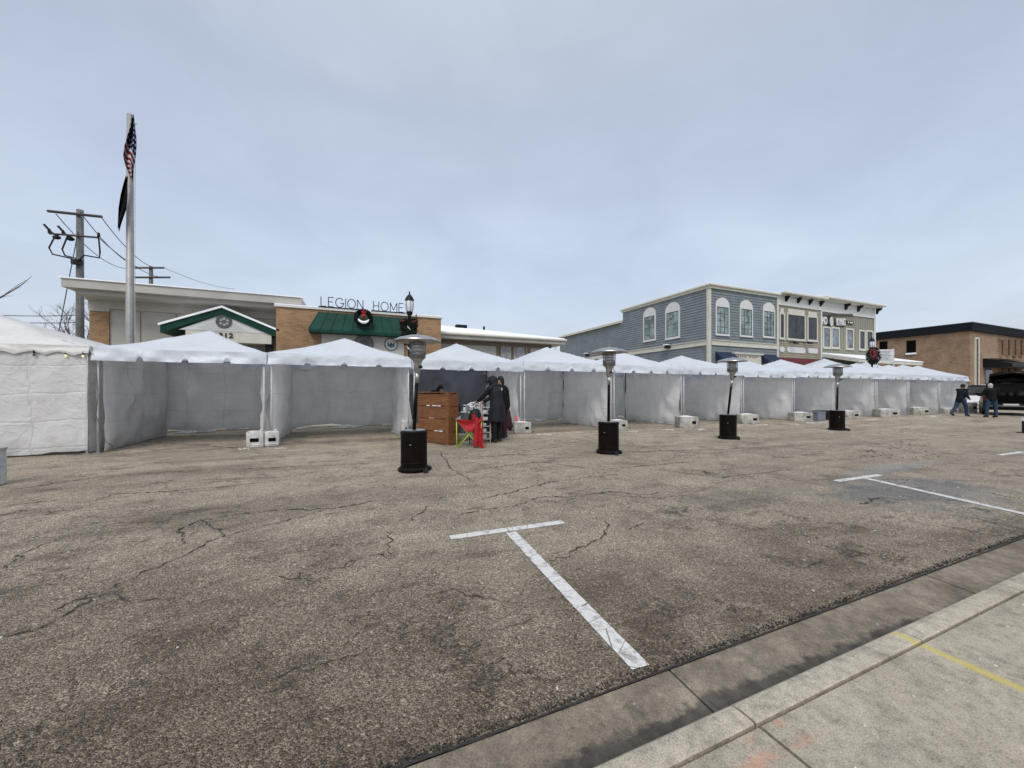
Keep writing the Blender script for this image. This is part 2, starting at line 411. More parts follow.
# ================================================================== GROUND
MB().grid(lambda u, v: ((u-.5)*3000, (v-.5)*3000, -.16), 4, 4).build('ground', mat('winter_ground', (.13, .12, .10), .95, .3, .5), kind='structure')
ASP = asphalt()
MB().add([(-90, 1.372, 0), (170, 1.372, 0), (170, 15.4, 0), (-90, 15.4, 0)], [(0, 1, 2, 3)]).build('street', ASP, kind='structure')
CG = concrete('gutter_concrete', (.165, .138, .105), (.275, .24, .188), gutter=True)
CC = concrete('kerb_concrete', (.35, .31, .245), (.47, .425, .345), paint=True)
CS = concrete('sidewalk_concrete', (.29, .255, .20), (.40, .36, .288), paint=True)
gut = MB(); ker = MB(); sid = MB()
J0, JP = 1.375, 2.38
for k in range(-12, 24):
    a, b = J0+k*JP+.006, J0+(k+1)*JP-.006
    gut.add([(a, 1.365, .002), (b, 1.365, .002), (b, 1.06, -.018), (a, 1.06, -.018), (a, 1.365, -.1), (b, 1.365, -.1), (b, 1.06, -.1), (a, 1.06, -.1)],
            [(0, 1, 2, 3), (0, 3, 7, 4), (1, 5, 6, 2), (0, 4, 5, 1)])
gut.build('gutter', CG, kind='structure')
for k in range(-24, 48):
    a, b = J0-.02+k*JP/2*1.0+.005, J0-.02+(k+1)*JP/2-.005
    if k % 2 == 0: b += .003
    # rounded nose of the kerb
    prof = [(1.058, -.1), (1.052, .06), (1.045, .082), (1.03, .095), (1.005, .1), (.944, .1), (.939, .096), (.939, -.1)]
    n = len(prof)
    vs = [(a, y, z) for y, z in prof]+[(b, y, z) for y, z in prof]
    ker.add(vs, [(i, i+1, n+i+1, n+i) for i in range(n-1)]+[tuple(range(n))[::-1], tuple(range(n, 2*n))])
ker.build('kerb', CC, kind='structure')
for k in range(-12, 24):
    a, b = J0-.02+k*JP+.007, J0-.02+(k+1)*JP-.007
    for (y0, y1) in ((.927, -.9), (-.912, -2.7)):
        sid.add([(a, y0, .094), (b, y0, .094), (b, y0-.006, .1), (a, y0-.006, .1), (b, y1, .1), (a, y1, .1), (a, y0, -.1), (b, y0, -.1), (b, y1, -.1), (a, y1, -.1)],
                [(0, 1, 2, 3), (3, 2, 4, 5), (0, 6, 7, 1), (1, 7, 8, 4, 2), (0, 3, 5, 9, 6), (4, 8, 9, 5)])
sid.build('sidewalk', CS, kind='structure')
MB().box(-90, 170, -2.9, 1.38, -.155, -.045).build('joint_fill', mat('joint_dirt', (.022, .018, .015), .95, .3), kind='structure')
MB().box(-90, 170, 15.4, 120, -.1, .05).build('far_sidewalk', CC, kind='structure')
MB().box(-90, 170, -60, -2.9, -.12, .03).build('lawn', mat('dormant_lawn', (.11, .105, .06), .95, .3, 3), kind='structure')
# tar and crumbling edge between asphalt and gutter
M_TAR = mat('tar_edge', (.034, .030, .027), .95, .5, 60, bmp=.8, bscale=120)
e = MB(); vs = []; n = 1500
for i in range(n+1):
    x = -6+i*.0125
    w = .001+.012*max(0, fbm(x*2.2, 0, 0)+.2)+.012*abs(fbm(x*24, 3, 0)); w2 = .005+.006*max(0, fbm(x*3, 9, 0)+.2)+.006*abs(fbm(x*27, 5, 0))
    vs += [(x, 1.372+w, .006), (x, 1.372-w2, .007)]
e.add(vs, [(2*i, 2*i+2, 2*i+3, 2*i+1) for i in range(n)])
random.seed(21)
for i in range(3600):
    x = random.uniform(-3, 9); y = 1.385+abs(random.gauss(.0, .014))*(1+1.5*max(0, fbm(x*3, 1, 1))); r = random.uniform(.001, .0038)
    e.obox((x, y, .005), (r*2, r*1.5, r*1.4), Matrix.Rotation(random.random()*6, 3, 'Z'))
e.build('asphalt_edge', M_TAR, kind='structure')
# painted bay lines
def worn_paint():
    m, t, b = nt('worn_white_paint')
    v = coord(t); n1 = nz(t, v, 9, 6, .75); n2 = nz(t, v, 90, 2)
    vor = N(t, 'ShaderNodeTexVoronoi', Scale=7.0, feature='DISTANCE_TO_EDGE'); L(t, v, vor.inputs['Vector'])
    c = ramp(t, n1, [(.3, (.46, .455, .43)), (.6, (.68, .68, .66))])
    c = mixc(t, ramp(t, math_(t, 'ADD', n1, math_(t, 'MULTIPLY', n2, .25)), [(.64, 0.0), (.74, .75)]), c, (.2, .18, .16))
    c = mixc(t, ramp(t, vor.outputs['Distance'], [(.006, .8), (.02, 0.0)]), c, (.10, .09, .08))
    c = mixc(t, 1, c, ramp(t, n2, [(.3, .82), (.7, 1.1)]), 'MULTIPLY')
    L(t, c, b.inputs['Base Color']); b.inputs['Roughness'].default_value = .85
    bump(t, b, n2, .5, .006); return m
WP = worn_paint()
def strip(p, q, w, name='bay_line', z=.004, m=WP):
    p = Vector(p); q = Vector(q); d = (q-p); L0 = d.length; d.normalize(); nn = Vector((-d.y, d.x)); k = max(8, int(L0/.02)); vs = []
    for i in range(k+1):
        c = p+d*L0*i/k
        for sgn in (1, -1):
            ww = w/2+.004*fbm(c.x*30, c.y*30, sgn*5, 2); r = c+nn*ww*sgn; vs.append((r.x, r.y, z))
    return MB().add(vs, [(2*i, 2*i+2, 2*i+3, 2*i+1) for i in range(k)]).build(name, m, kind='structure')
strip((.83, 3.36), (1.97, 3.33), .10); strip((1.375, 3.275), (1.265, 1.43), .098)
strip((6.5, 3.30), (7.62, 3.28), .10); strip((7.12, 3.225), (6.55, 1.5), .10)
strip((12.2, 3.35), (13.4, 3.33), .10); strip((12.9, 3.27), (12.6, 1.5), .10)
# cracks (positions read off the photograph, run along the ground as narrow ribbons)
crk = MB()
CP = [
 [(0, 570), (25, 552), (37, 547), (50, 542)],
 [(50, 612), (75, 600), (100, 597), (140, 575), (180, 557), (225, 536), (280, 522), (325, 510), (380, 500)],
 [(112, 592), (125, 602), (145, 600), (172, 600)],
 [(92, 502), (115, 494), (165, 492), (220, 487), (270, 482)],
 [(10, 490), (100, 477), (200, 470), (300, 467), (400, 462), (512, 455), (612, 452), (712, 450), (812, 445)],
 [(183, 545), (181, 530), (200, 520), (260, 512), (330, 508)],
 [(320, 572), (370, 555), (395, 557)], [(387, 532), (390, 550), (395, 556)],
 [(407, 522), (422, 512), (432, 505)], [(455, 515), (480, 510), (512, 507), (542, 497), (572, 497), (612, 492), (647, 495), (662, 492)],
 [(255, 682), (300, 670), (325, 665), (370, 647)], [(272, 577), (295, 577), (300, 572)], [(295, 577), (318, 582)],
 [(375, 517), (410, 510)], [(0, 507), (60, 500)], [(440, 452), (452, 470), (475, 482)],
 [(597, 517), (609, 527), (604, 537), (577, 550), (542, 565)], [(625, 530), (647, 522)], [(512, 607), (542, 600), (567, 595)],
 [(512, 452), (560, 447), (612, 447)], [(480, 500), (512, 492), (560, 480)], [(0, 640), (50, 625), (90, 600), (95, 590)],
 [(860, 505), (880, 498), (910, 500)], [(985, 492), (1024, 500)], [(780, 560), (800, 566), (830, 560)], [(470, 470), (540, 462), (600, 470), (690, 462)],
 [(200, 520), (230, 540)], [(420, 600), (450, 592), (490, 598)], [(480, 632), (512, 630), (545, 615)], [(512, 630), (520, 645)], [(660, 470), (720, 478), (790, 470)], [(100, 440), (180, 444), (260, 450)]]
for ci, pl in enumerate(CP):
    pts = [Vector(G(*p)) for p in pl]; fine_ = [pts[0]]
    for a, b in zip(pts, pts[1:]):
        Ln = (b-a).length; k = max(2, int(Ln/.025))
        for i in range(1, k+1): fine_.append(a.lerp(b, i/k))
    vs = []; m_ = len(fine_); dist = 0
    for i, p in enumerate(fine_):
        d = (fine_[min(i+1, m_-1)]-fine_[max(i-1, 0)]).normalized(); nn = Vector((-d.y, d.x))
        if i: dist += (p-fine_[i-1]).length
        jit = nn*(.04*fbm(dist*3, ci, 1, 5)+.05*fbm(dist*11, ci, 2, 4)); far_ = p.length
        w = (.0013+.0011*far_)*(.3+1.0*abs(fbm(dist*9, ci, 7, 4))*3)*(.4+.6*min(1, i/4, (m_-1-i)/4))
        for s_ in (1, -1): q = p+jit+nn*w*s_; vs.append((q.x, q.y, .005+ci*.0001))
    crk.add(vs, [(2*i, 2*i+2, 2*i+3, 2*i+1) for i in range(m_-1)])
crk.build('pavement_cracks', mat('crack_dirt', (.045, .036, .03), .95, .4, 25), kind='structure')
# snow bank remains along the back of the street, and small crumbs
sn = MB()
for i in range(150):
    x = random.uniform(-14, 34); y = random.uniform(14.75, 15.3); r = random.uniform(.06, .28)
    sn.ell((x, y, 0.0), (r, r*.7, r*random.uniform(.3, .6)), 8, 5, Matrix.Rotation(random.random()*6, 3, 'Z'))
for px, py, r in ((796, 424.4, .32), (815, 423, .4), (822, 422.6, .2), (931, 416.4, .5), (872, 419.5, .3), (542, 434.5, .2), (244, 449, .1), (282, 448.5, .08), (700, 429.5, .2), (762, 425, .25), (668, 430, .22), (633, 432, .15), (939, 415.6, .3)):
    g = G(px, py)
    for k in range(7): sn.ell((g[0]+random.gauss(0, r*.5), g[1]+random.gauss(0, r*.22), 0), (r*random.uniform(.2, .5), r*.22, random.uniform(.012, .03)), 8, 5)
sn.build('snow_remains', mat('dirty_snow', (.42, .42, .41), .8, .25, 3, bmp=.5), kind='structure')
cr = MB()
for i in range(420):
    x = random.uniform(-3.5, 9); y = random.uniform(1.45, 6) if random.random() < .8 else random.uniform(.0, .9)
    z = .002 if y > 1 else .101; r = random.uniform(.0015, .005)*(1+.12*math.hypot(x, y))
    cr.obox((x, y, z), (r*2, r*1.4, r), Matrix.Rotation(random.random()*6, 3, 'Z'))
o = cr.build('pale_grit', mat('pale_grit', (.55, .54, .51), .9, .2)); tag(o, 'loose pale grit and salt crumbs scattered over the asphalt', 'grit'); o['kind'] = 'stuff'
lf = MB()
for i in range(60):
    cx, cy = random.choice([(11.0, 4.6), (9.8, 4.4), (12.5, 4.9), (10.6, 3.9)])
    x = random.gauss(cx, .5); y = random.gauss(cy, .13); r = random.uniform(.006, .018)
    lf.ell((x, y, .006), (r*1.6, r, r*.4), 6, 4, Matrix.Rotation(random.random()*6, 3, 'Z'))
o = lf.build('leaf_litter', mat('wet_leaves', (.03, .024, .02), .9, .4)); tag(o, 'dark wet leaf crumbs lying beyond the second bay line', 'leaf litter'); o['kind'] = 'stuff'

# ================================================================== TENTS
TF = 10.9
POSTS = [92, 267, 412, 523, 613, 683, 743, 794, 838, 877, 909, 940, 968]
PS = [S(p, TF) for p in POSTS]
ZE, ZV = 2.23, 1.94
def canopy_mesh(w, d, he, hp, vz, seed, notch=3, wr=.012, scal=None):
    m = MB(); n = 28; uv = []
    def rf(u, v):
        a = u*2-1; b = v*2-1; k = 1-max(abs(a), abs(b))
        soft = .03*math.exp(-((abs(a)-abs(b))/.05)**2)*k
        z = he+(hp-he)*(.80*k+.20*k*k)-soft*.4+wr*fbm(u*5+seed, v*5, seed, 3)*(k > 0)-.018*math.sin(math.pi*(u if abs(b) > abs(a) else v))*(1-k)
        return (a*w/2, b*d/2, z)
    m.grid(rf, n, n); uv += [(i/n*w, j/n*d+2) for j in range(n+1) for i in range(n+1)]
    cs = [(-1, -1), (1, -1), (1, 1), (-1, 1), (-1, -1)]
    for k in range(4):
        p, q = cs[k], cs[k+1]; nu = 84; nv = 5; Lw = w if k % 2 == 0 else d
        out = Vector(((p[0]+q[0])/2, (p[1]+q[1])/2, 0)).normalized()
        def vf(u, v):
            x = (p[0]+(q[0]-p[0])*u)*w/2; y = (p[1]+(q[1]-p[1])*u)*d/2
            zt = he-.018*math.sin(math.pi*u); zb = vz
            if scal:
                zb = vz+scal*abs(math.sin(math.pi*u*Lw/.42))
            else:
                for c in range(notch):
                    cc = (c+1)/(notch+1); dd = abs(u-cc)*Lw
                    if dd < .058: zb = max(zb, vz+.105*math.sqrt(max(0, 1-(dd/.058)**2)))
                zb += .012*fbm(u*6+seed, k, 2, 2)
            z = zt+(zb-zt)*v
            bl = (.012+.038*v)*(1+1.6*fbm(u*5+seed*3, k, v*1.5, 4)) + .018*math.sin(v*math.pi)*fbm(u*9, k+seed, 4, 2)
            return (x+out.x*bl, y+out.y*bl, z)
        m.grid(vf, nu, nv); uv += [(i/nu*Lw, 2.2-j*.05) for j in range(nv+1) for i in range(nu+1)]
    return m, uv
def sheet(name, p0, p1, zt, zb, mt, parent, seed, nrm, amp=.03, flare=0, gather=0, lift=None):
    """hanging wall sheet from p0 to p1 (local xy)"""
    p0 = Vector(p0); p1 = Vector(p1); L0 = (p1-p0).length; nu = max(16, int(L0/.07)); nv = 26; nrm = Vector(nrm); uv = []
    dr = (p1-p0).normalized()
    def f(u, v):
        q = p0.lerp(p1, u); h = 1-v
        rd = 1-abs(fbm((u*L0*.55+v*.5)*1.0+seed, (v*1.1-u*.4), seed, 3))*2.2
        off = amp*(fbm(u*L0*.9+seed, v*.8, seed, 3)*1.6*math.sin(math.pi*min(1, v*.9+.1)) + 1.5*rd*math.sin(math.pi*min(1, v*.8+.1))*min(1, u*6, (1-u)*6))
        off += amp*.35*math.sin(u*L0*9+fbm(u*3, v*1.2, seed)*4)*(.3+.7*v) + amp*.5*fbm(u*L0*3.1+v*2, v*2.6+seed, 3, 4)
        off += .018*abs(math.sin((u*1.2+v*.9+seed)*5))*(v)
        if flare: off += flare*(max(0, v-.55)/.45)**2*max(0, math.sin(math.pi*min(1, u*1.0+.15)))*(u if flare > 0 else 1)
        zz = zt+(zb-zt)*v
        if v > .94: zz += .07*abs(fbm(u*5+seed, 0, 0, 3))
        if lift is not None: zz += lift(u)*v
        sl = dr*(.04*v*fbm(u*2, seed, v, 2))
        return (q.x+nrm.x*off+sl.x, q.y+nrm.y*off+sl.y, zz)
    m = MB().grid(f, nu, nv); uv = [(i/nu*L0+seed*.37, zt+(zb-zt)*j/nv) for j in range(nv+1) for i in range(nu+1)]
    return m.build(name, mt, parent, smooth=True, uv=uv)
TLAB = ['', 'open white canopy tent with the flagpole behind it, next to the beige walled tent',
 'open white canopy tent in front of the green awning, right wall flared at the ground',
 'open white canopy tent holding the plank crate, the red chair and the vendors',
 'white canopy tent right of the vendors, pink bottle on the weight by its left post',
 'white canopy tent whose left front post stands behind the second patio heater',
 'white canopy tent right of the block weight under the blue building corner',
 'white canopy tent just right of the third patio heater, before the blue building',
 'white canopy tent holding black crates and a grey bin, below the maroon storefront',
 'white canopy tent right behind the fourth patio heater',
 'white canopy tent below the wreathed lamp near the far end of the row',
 'second to last white canopy tent of the front row, loose wall corner kicked out',
 'last white canopy tent at the far right end of the front row']
def make_tent(name, s0, s1, t0, t1, ze, zp, zv, label, group, seed, walls, notch=3, mt=M_TENT, mw=M_WALL, scal=None, posts=True, wr=.026):
    w = s1-s0; d = t1-t0; cx = (s0+s1)/2; cy = (t0+t1)/2
    r = thing(name, label, 'tent', (cx, cy, 0), 0, group)
    m, uv = canopy_mesh(w+.015, d+.04, ze, zp, zv, seed, notch, wr, scal); m.build('canopy', mt, r, smooth=True, uv=uv)
    ix, iy = w/2-.055, d/2-.03
    for sx in (-1, 1):
        for sy in (-1, 1):
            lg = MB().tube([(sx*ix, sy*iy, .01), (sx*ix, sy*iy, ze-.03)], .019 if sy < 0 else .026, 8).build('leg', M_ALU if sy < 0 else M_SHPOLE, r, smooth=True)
            MB().box(sx*ix-.06, sx*ix+.06, sy*iy-.06, sy*iy+.06, .0, .012).tube([(sx*ix, sy*iy, .01), (sx*ix, sy*iy, .12)], .029, 8).build('foot_plate', M_STEEL, lg)
    fr = MB(); c = [(-ix, -iy), (ix, -iy), (ix, iy), (-ix, iy)]
    for i in range(4):
        a, b = c[i], c[(i+1) % 4]; fr.tube([(*a, ze-.05), (*b, ze-.05)], .02, 6); fr.tube([(*a, ze-.05), (0, 0, zp-.08)], .02, 6)
    fr.build('frame', M_ALU, r, smooth=True)
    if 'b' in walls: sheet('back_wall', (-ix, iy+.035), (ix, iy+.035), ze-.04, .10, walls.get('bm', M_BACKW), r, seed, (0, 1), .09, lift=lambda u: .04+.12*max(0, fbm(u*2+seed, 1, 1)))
    if 'r' in walls: sheet('side_wall', (ix-.01, -iy+.03), (ix-.01, iy), ze-.04, .02, mw, r, seed+.5, (-1, 0), .10, flare=walls.get('rf', 0) if isinstance(walls, dict) else 0)
    if 'l' in walls: sheet('side_wall', (-ix+.03, -iy+.03), (-ix+.03, iy), ze-.04, .02, mw, r, seed+.7, (1, 0), .08)
    if 'f' in walls: sheet('front_wall', (-ix, -iy-.03), (ix+.03, -iy-.03), ze-.04, .0, mw, r, seed+.2, (0, -1), .03, lift=lambda u: .07*max(0, u-.75)*4)
    return r
FG = 'white frame tents in the front row'
for k in range(1, len(POSTS)):
    s0, s1 = PS[k-1]+.0, PS[k]-.0
    if k == 1: s0 = S(93, TF)
    d = {'b': 1, 'r': 1}
    if k == 1: d['l'] = 1
    if k == 2: d['rf'] = .5; d['l'] = 1
    if k == 11: d['rf'] = .5
    if k == 3: d['bm'] = M_DARKW
    if k in (4, 7, 8): d['rf'] = .15
    g = .07 if k == 2 else .02
    dz = .06*fbm(k*3.1, 1, 1)
    make_tent('canopy_tent', s0+g/2, s1-g/2, TF, TF+3.25, ZE+dz, 2.93+.12*fbm(k*1.7, 2, 2), ZV+dz, TLAB[k], FG, k*1.37, d)
# the larger walled tent at the left edge
sr = S(91, TF-.02)
bt = make_tent('walled_tent', sr-6.1, sr, TF-.06, TF+3.6, 2.25, 3.32, 2.03, 'large weathered beige tent with closed creased front wall, cut by the left edge', None, 4.4, {'b': 1, 'r': 1, 'l': 1, 'f': 1}, mt=M_BEIGE, mw=M_BWALL, scal=.07, wr=.05)
# tents behind
for i, (a, b) in enumerate(((29.4, 34.8), (34.9, 40.3), (40.4, 45.8))):
    make_tent('canopy_tent', a, b, 14.75, 19.4, 2.5, 3.75-.08*i, 2.22,
              ['large white tent behind the front row, nearest the maroon storefront', 'large white tent behind the front row, middle one of the back three', 'large white tent behind the front row, nearest the brown brick office'][i],
              'larger tents of the second row', 20+i, {'r': 1, 'b': 1, 'f': 1})
# bulbs under the beige valance
for i, px in enumerate((34, 66, 83)):
    s_ = S(px, TF-.11); r = thing('string_light', ['unlit dark festoon bulb under the beige tent valance, leftmost', 'small lit festoon bulb under the beige tent valance, middle one', 'small lit festoon bulb under the beige tent valance, nearest the corner post'][i], 'bulb', (s_, TF-.11, 2.06), 0, 'festoon bulbs on the beige tent')
    MB().tube([(0, 0, .06), (0, 0, 0)], .016, 8).build('socket', M_BLACK, r)
    m, t, b = nt('bulb_glass'); v = coord(t); b.inputs['Base Color'].default_value = (.9, .8, .5, 1)
    if i: b.inputs['Emission Color'].default_value = (1, .85, .5, 1); b.inputs['Emission Strength'].default_value = .5
    else: b.inputs['Base Color'].default_value = (.03, .03, .03, 1)
    L(t, ramp(t, nz(t, v, 9), [(0, .2), (1, .35)]), b.inputs['Roughness'])
    MB().ell((0, 0, -.03), (.02, .02, .026), 10, 6).build('bulb', m, r, smooth=True)
# gap strip of sheeting between beige tent and the first open tent
def cable(pts, r, name, label, cat, m=M_BLACK, group=None):
    o = MB().tube(pts, r, 5).build(name, m, smooth=True); return tag(o, label, cat, group)
s1_ = S(96, TF); cable([(s1_+.03, TF-.05, 1.9), (s1_+.05, TF-.04, 1.2), (s1_+.02, TF-.05, .8), (s1_+.12, TF-.06, .5), (s1_+.2, TF-.1, .25), (s1_+.32, TF-.1, .12)], .008, 'extension_cable', 'thin dark cord hanging down by the post right of the beige tent', 'cord', mat('brown_cord', (.12, .09, .07), .7, .2))

# ------------------------------------------------------------------ weights
def jug_mesh(w=.42, h=.36, d=.3):
    # moulded water weight: bevelled body with a hand hole and filler cap
    m = MB()
    m.box(-w/2, w/2, -d/2, d/2, 0, h*.30).box(-w/2, -w*.16, -d/2, d/2, h*.30, h*.66).box(w*.16, w/2, -d/2, d/2, h*.30, h*.66).box(-w/2, w/2, -d/2, d/2, h*.66, h)
    return m
def block_weight(label, loc, rot, w, h, d, style, group='tent weights at the posts', name='tent_weight'):
    r = thing(name, label, 'weight', loc, rot, group); m = M_PLAST if style == 'jug' else M_CONCW
    b = MB()
    if style == 'jug':
        b.box(-w/2, w/2, -d/2, d/2, 0, h)
        b.build('body', m, r, bevel=.035, autosm=True)
        MB().box(-w*.26, w*.26, -d/2-.006, -d/2+.05, h*.34, h*.58).build('hand_hole', M_HOLE, r, bevel=.01)
        MB().tube([(w*.3, 0, h-.01), (w*.3, 0, h+.045)], .035, 10).build('cap', m, r, smooth=True)
        sl = MB().box(-w*.42, w*.42, -d/2-.008, -d/2+.02, h*.14, h*.2); sl.build('moulded_rib', m, r, bevel=.006)
    else:
        b.box(-w/2, w/2, -d/2, d/2, 0, h); b.build('body', m, r, bevel=.02, autosm=True)
        MB().box(w*.14, w*.36, -d/2-.006, -d/2+.05, h*.36, h*.62).build('hand_hole', M_HOLE, r, bevel=.01)
        MB().box(w*.02, w*.035, -d/2-.004, -d/2+.03, .02, h-.02).build('seam', mat('seam_grey', (.22, .21, .2), .8, .1), r)
        MB().grid(lambda u, v: ((u-.5)*w*.7-.05*w, (v-.5)*d*.8, h+.004+.028*max(0, math.sin(math.pi*u)*math.sin(math.pi*v)+.25*fbm(u*4, v*4, loc[0]))), 10, 8).build('snow_cap', M_SNOW, r, smooth=True)
    return r
def at(px, py): return G(px, py)
block_weight('tipped white plastic jug weight, left one of the pair at the first post gap', (*at(256.5, 447),), R(-8), .36, .38, .26, 'jug')
block_weight('upright white plastic jug weight, right one of the pair at the first post gap', (*at(271.5, 446),), R(14), .30, .36, .26, 'jug')
block_weight('tall white plastic jug weight half hidden behind the nearest patio heater', (*at(407, 437),), R(5), .34, .5, .3, 'jug')
block_weight('pale block weight with a pink bottle on top, beside the person in the long coat', (*at(522, 433),), R(-14), .52, .34, .34, 'block')
block_weight('pale block weight partly hidden behind the second patio heater', (*at(618, 429.5),), R(-18), .55, .32, .34, 'block')
block_weight('pale grey block weight at the post under the blue building corner', (*at(686.5, 427.5),), R(-20), .68, .40, .42, 'block')
block_weight('crumpled white topped block weight right of the third patio heater', (*at(747, 423.5),), R(-20), .74, .38, .42, 'block')
block_weight('tilted cream block weight left of the black crates', (*at(800, 421),), R(-22), .80, .38, .45, 'block')
block_weight('cream block weight just right of the fourth patio heater', (*at(848, 418.5),), R(-22), .85, .36, .45, 'block')
block_weight('long cream block weight below the wreathed lamp', (*at(886, 417),), R(-22), .98, .4, .45, 'block')
block_weight('snow topped block weight beside the kicked out wall corner', (*at(918, 414.5),), R(-22), 1.0, .4, .45, 'block')
block_weight('block weight behind the walking person at the last tent', (*at(948, 413.3),), R(-22), .85, .3, .4, 'block')
block_weight('concrete block weight standing between the last tent and the black car', (*at(967.5, 412.5),), R(-25), .62, .62, .5, 'block')
# ratchet straps at first gap
g0 = at(264, 441); cable([(g0[0], g0[1]-.05, .35), (g0[0]-.01, g0[1]+.02, 1.2), (g0[0]+.02, g0[1]+.25, 2.1)], .012, 'ratchet_strap', 'grey ratchet strap running from the twin jug weights up to the eave', 'strap', M_ALU)

# ================================================================== PATIO HEATERS
def make_heater(label, loc, rot, tilt=0):
    r = thing('patio_heater', label, 'patio heater', loc, rot, 'mushroom patio heaters on the street')
    base = MB().lathe([(.245, .0), (.255, .01), (.255, .045), (.24, .06), (.225, .075)], seg=40); base.build('base', M_BRONZE, r, smooth=False, autosm=True)
    MB().lathe([(.212, .07), (.212, .13), (.217, .135), (.217, .15), (.212, .155), (.212, .61), (.218, .615), (.218, .64), (.205, .655), (.06, .665)], seg=40).build('tank_housing', M_BRONZE, r, autosm=True)
    MB().tube([(0, -.21, .45), (0, -.235, .45)], .012, 8).build('latch', M_STEEL, r)
    MB().lathe([(.185, .655), (.19, .67), (.17, .677), (.05, .678)], seg=32).build('top_ring', M_STEEL, r, autosm=True)
    MB().tube([(0, 0, .65), (tilt*.5, 0, 1.50)], .03, 14).build('post', M_BRONZE, r, smooth=True)
    MB().tube([(tilt*.5, 0, 1.44), (tilt*.6, 0, 1.62)], .034, 14).build('post_sleeve', M_STEEL, r, smooth=True)
    c = (tilt*.65, 0, 0)
    hd = MB().lathe([(.035, 1.60), (.06, 1.66), (.065, 1.76), (.075, 1.80), (.10, 1.83)], c, 24).build('control_head', M_STEEL, r, autosm=True)
    MB().tube([(c[0]+.05, -.05, 1.70), (c[0]+.085, -.09, 1.70)], .022, 10).build('knob', M_BLACK, hd, smooth=True)
    bs = MB()
    bs.lathe([(.10, 1.83), (.118, 1.85), (.125, 1.93), (.122, 1.935), (.115, 1.86), (.09, 1.84)], c, 28, cap=False)
    for k in range(28):
        th = 2*math.pi*k/28; bs.tube([(c[0]+.126*math.cos(th), .126*math.sin(th), 1.84), (c[0]+.132*math.cos(th), .132*math.sin(th), 2.12)], .0028, 4)
    for z in (1.90, 1.955, 2.01, 2.065, 2.12):
        bs.tube([(c[0]+.131*math.cos(2*math.pi*k/28), .131*math.sin(2*math.pi*k/28), z) for k in range(29)], .0035, 4)
    bs.build('burner_cage', M_MESH, r, smooth=True)
    MB().lathe([(.085, 1.84), (.095, 1.95), (.10, 2.10), (.09, 2.13)], c, 24).build('burner_screen', M_STEEL, r, autosm=True)
    MB().lathe([(.37, 2.128), (.38, 2.12), (.375, 2.135), (.30, 2.175), (.15, 2.215), (.03, 2.23), (.03, 2.222), (.15, 2.205), (.30, 2.163), (.37, 2.124)], c, 48, cap=False).build('reflector', M_STEEL, r, autosm=True)
    MB().tube([(c[0], 0, 2.12), (c[0], 0, 2.26)], .012, 8).build('finial', M_STEEL, r)
    for sgn in (-1, 1):
        w = MB(); w.tube([(.17+sgn*0, .0+sgn*.10, .035), (.17, sgn*.13, .035)], .042, 14); o = w.build('wheel', M_TYRE, r, smooth=False, autosm=True); o.location = (.075, -.10, 0)
    return r
HL = ['nearest and largest patio heater, standing before the plank crate and street lamp', 'patio heater in front of the fourth gap, second from the left', 'slightly leaning patio heater in front of the blue building, third from the left', 'farthest patio heater, in front of the black crates']
for (px, py), lab, tl, rr in zip(((414, 470.5), (608.5, 453), (728, 438.6), (837, 430)), HL, (.09, .02, .16, .03), (0, R(-35), R(-30), R(-25))):
    g = G(px, py); make_heater(lab, (g[0], g[1], 0), rr-YAW, tl)

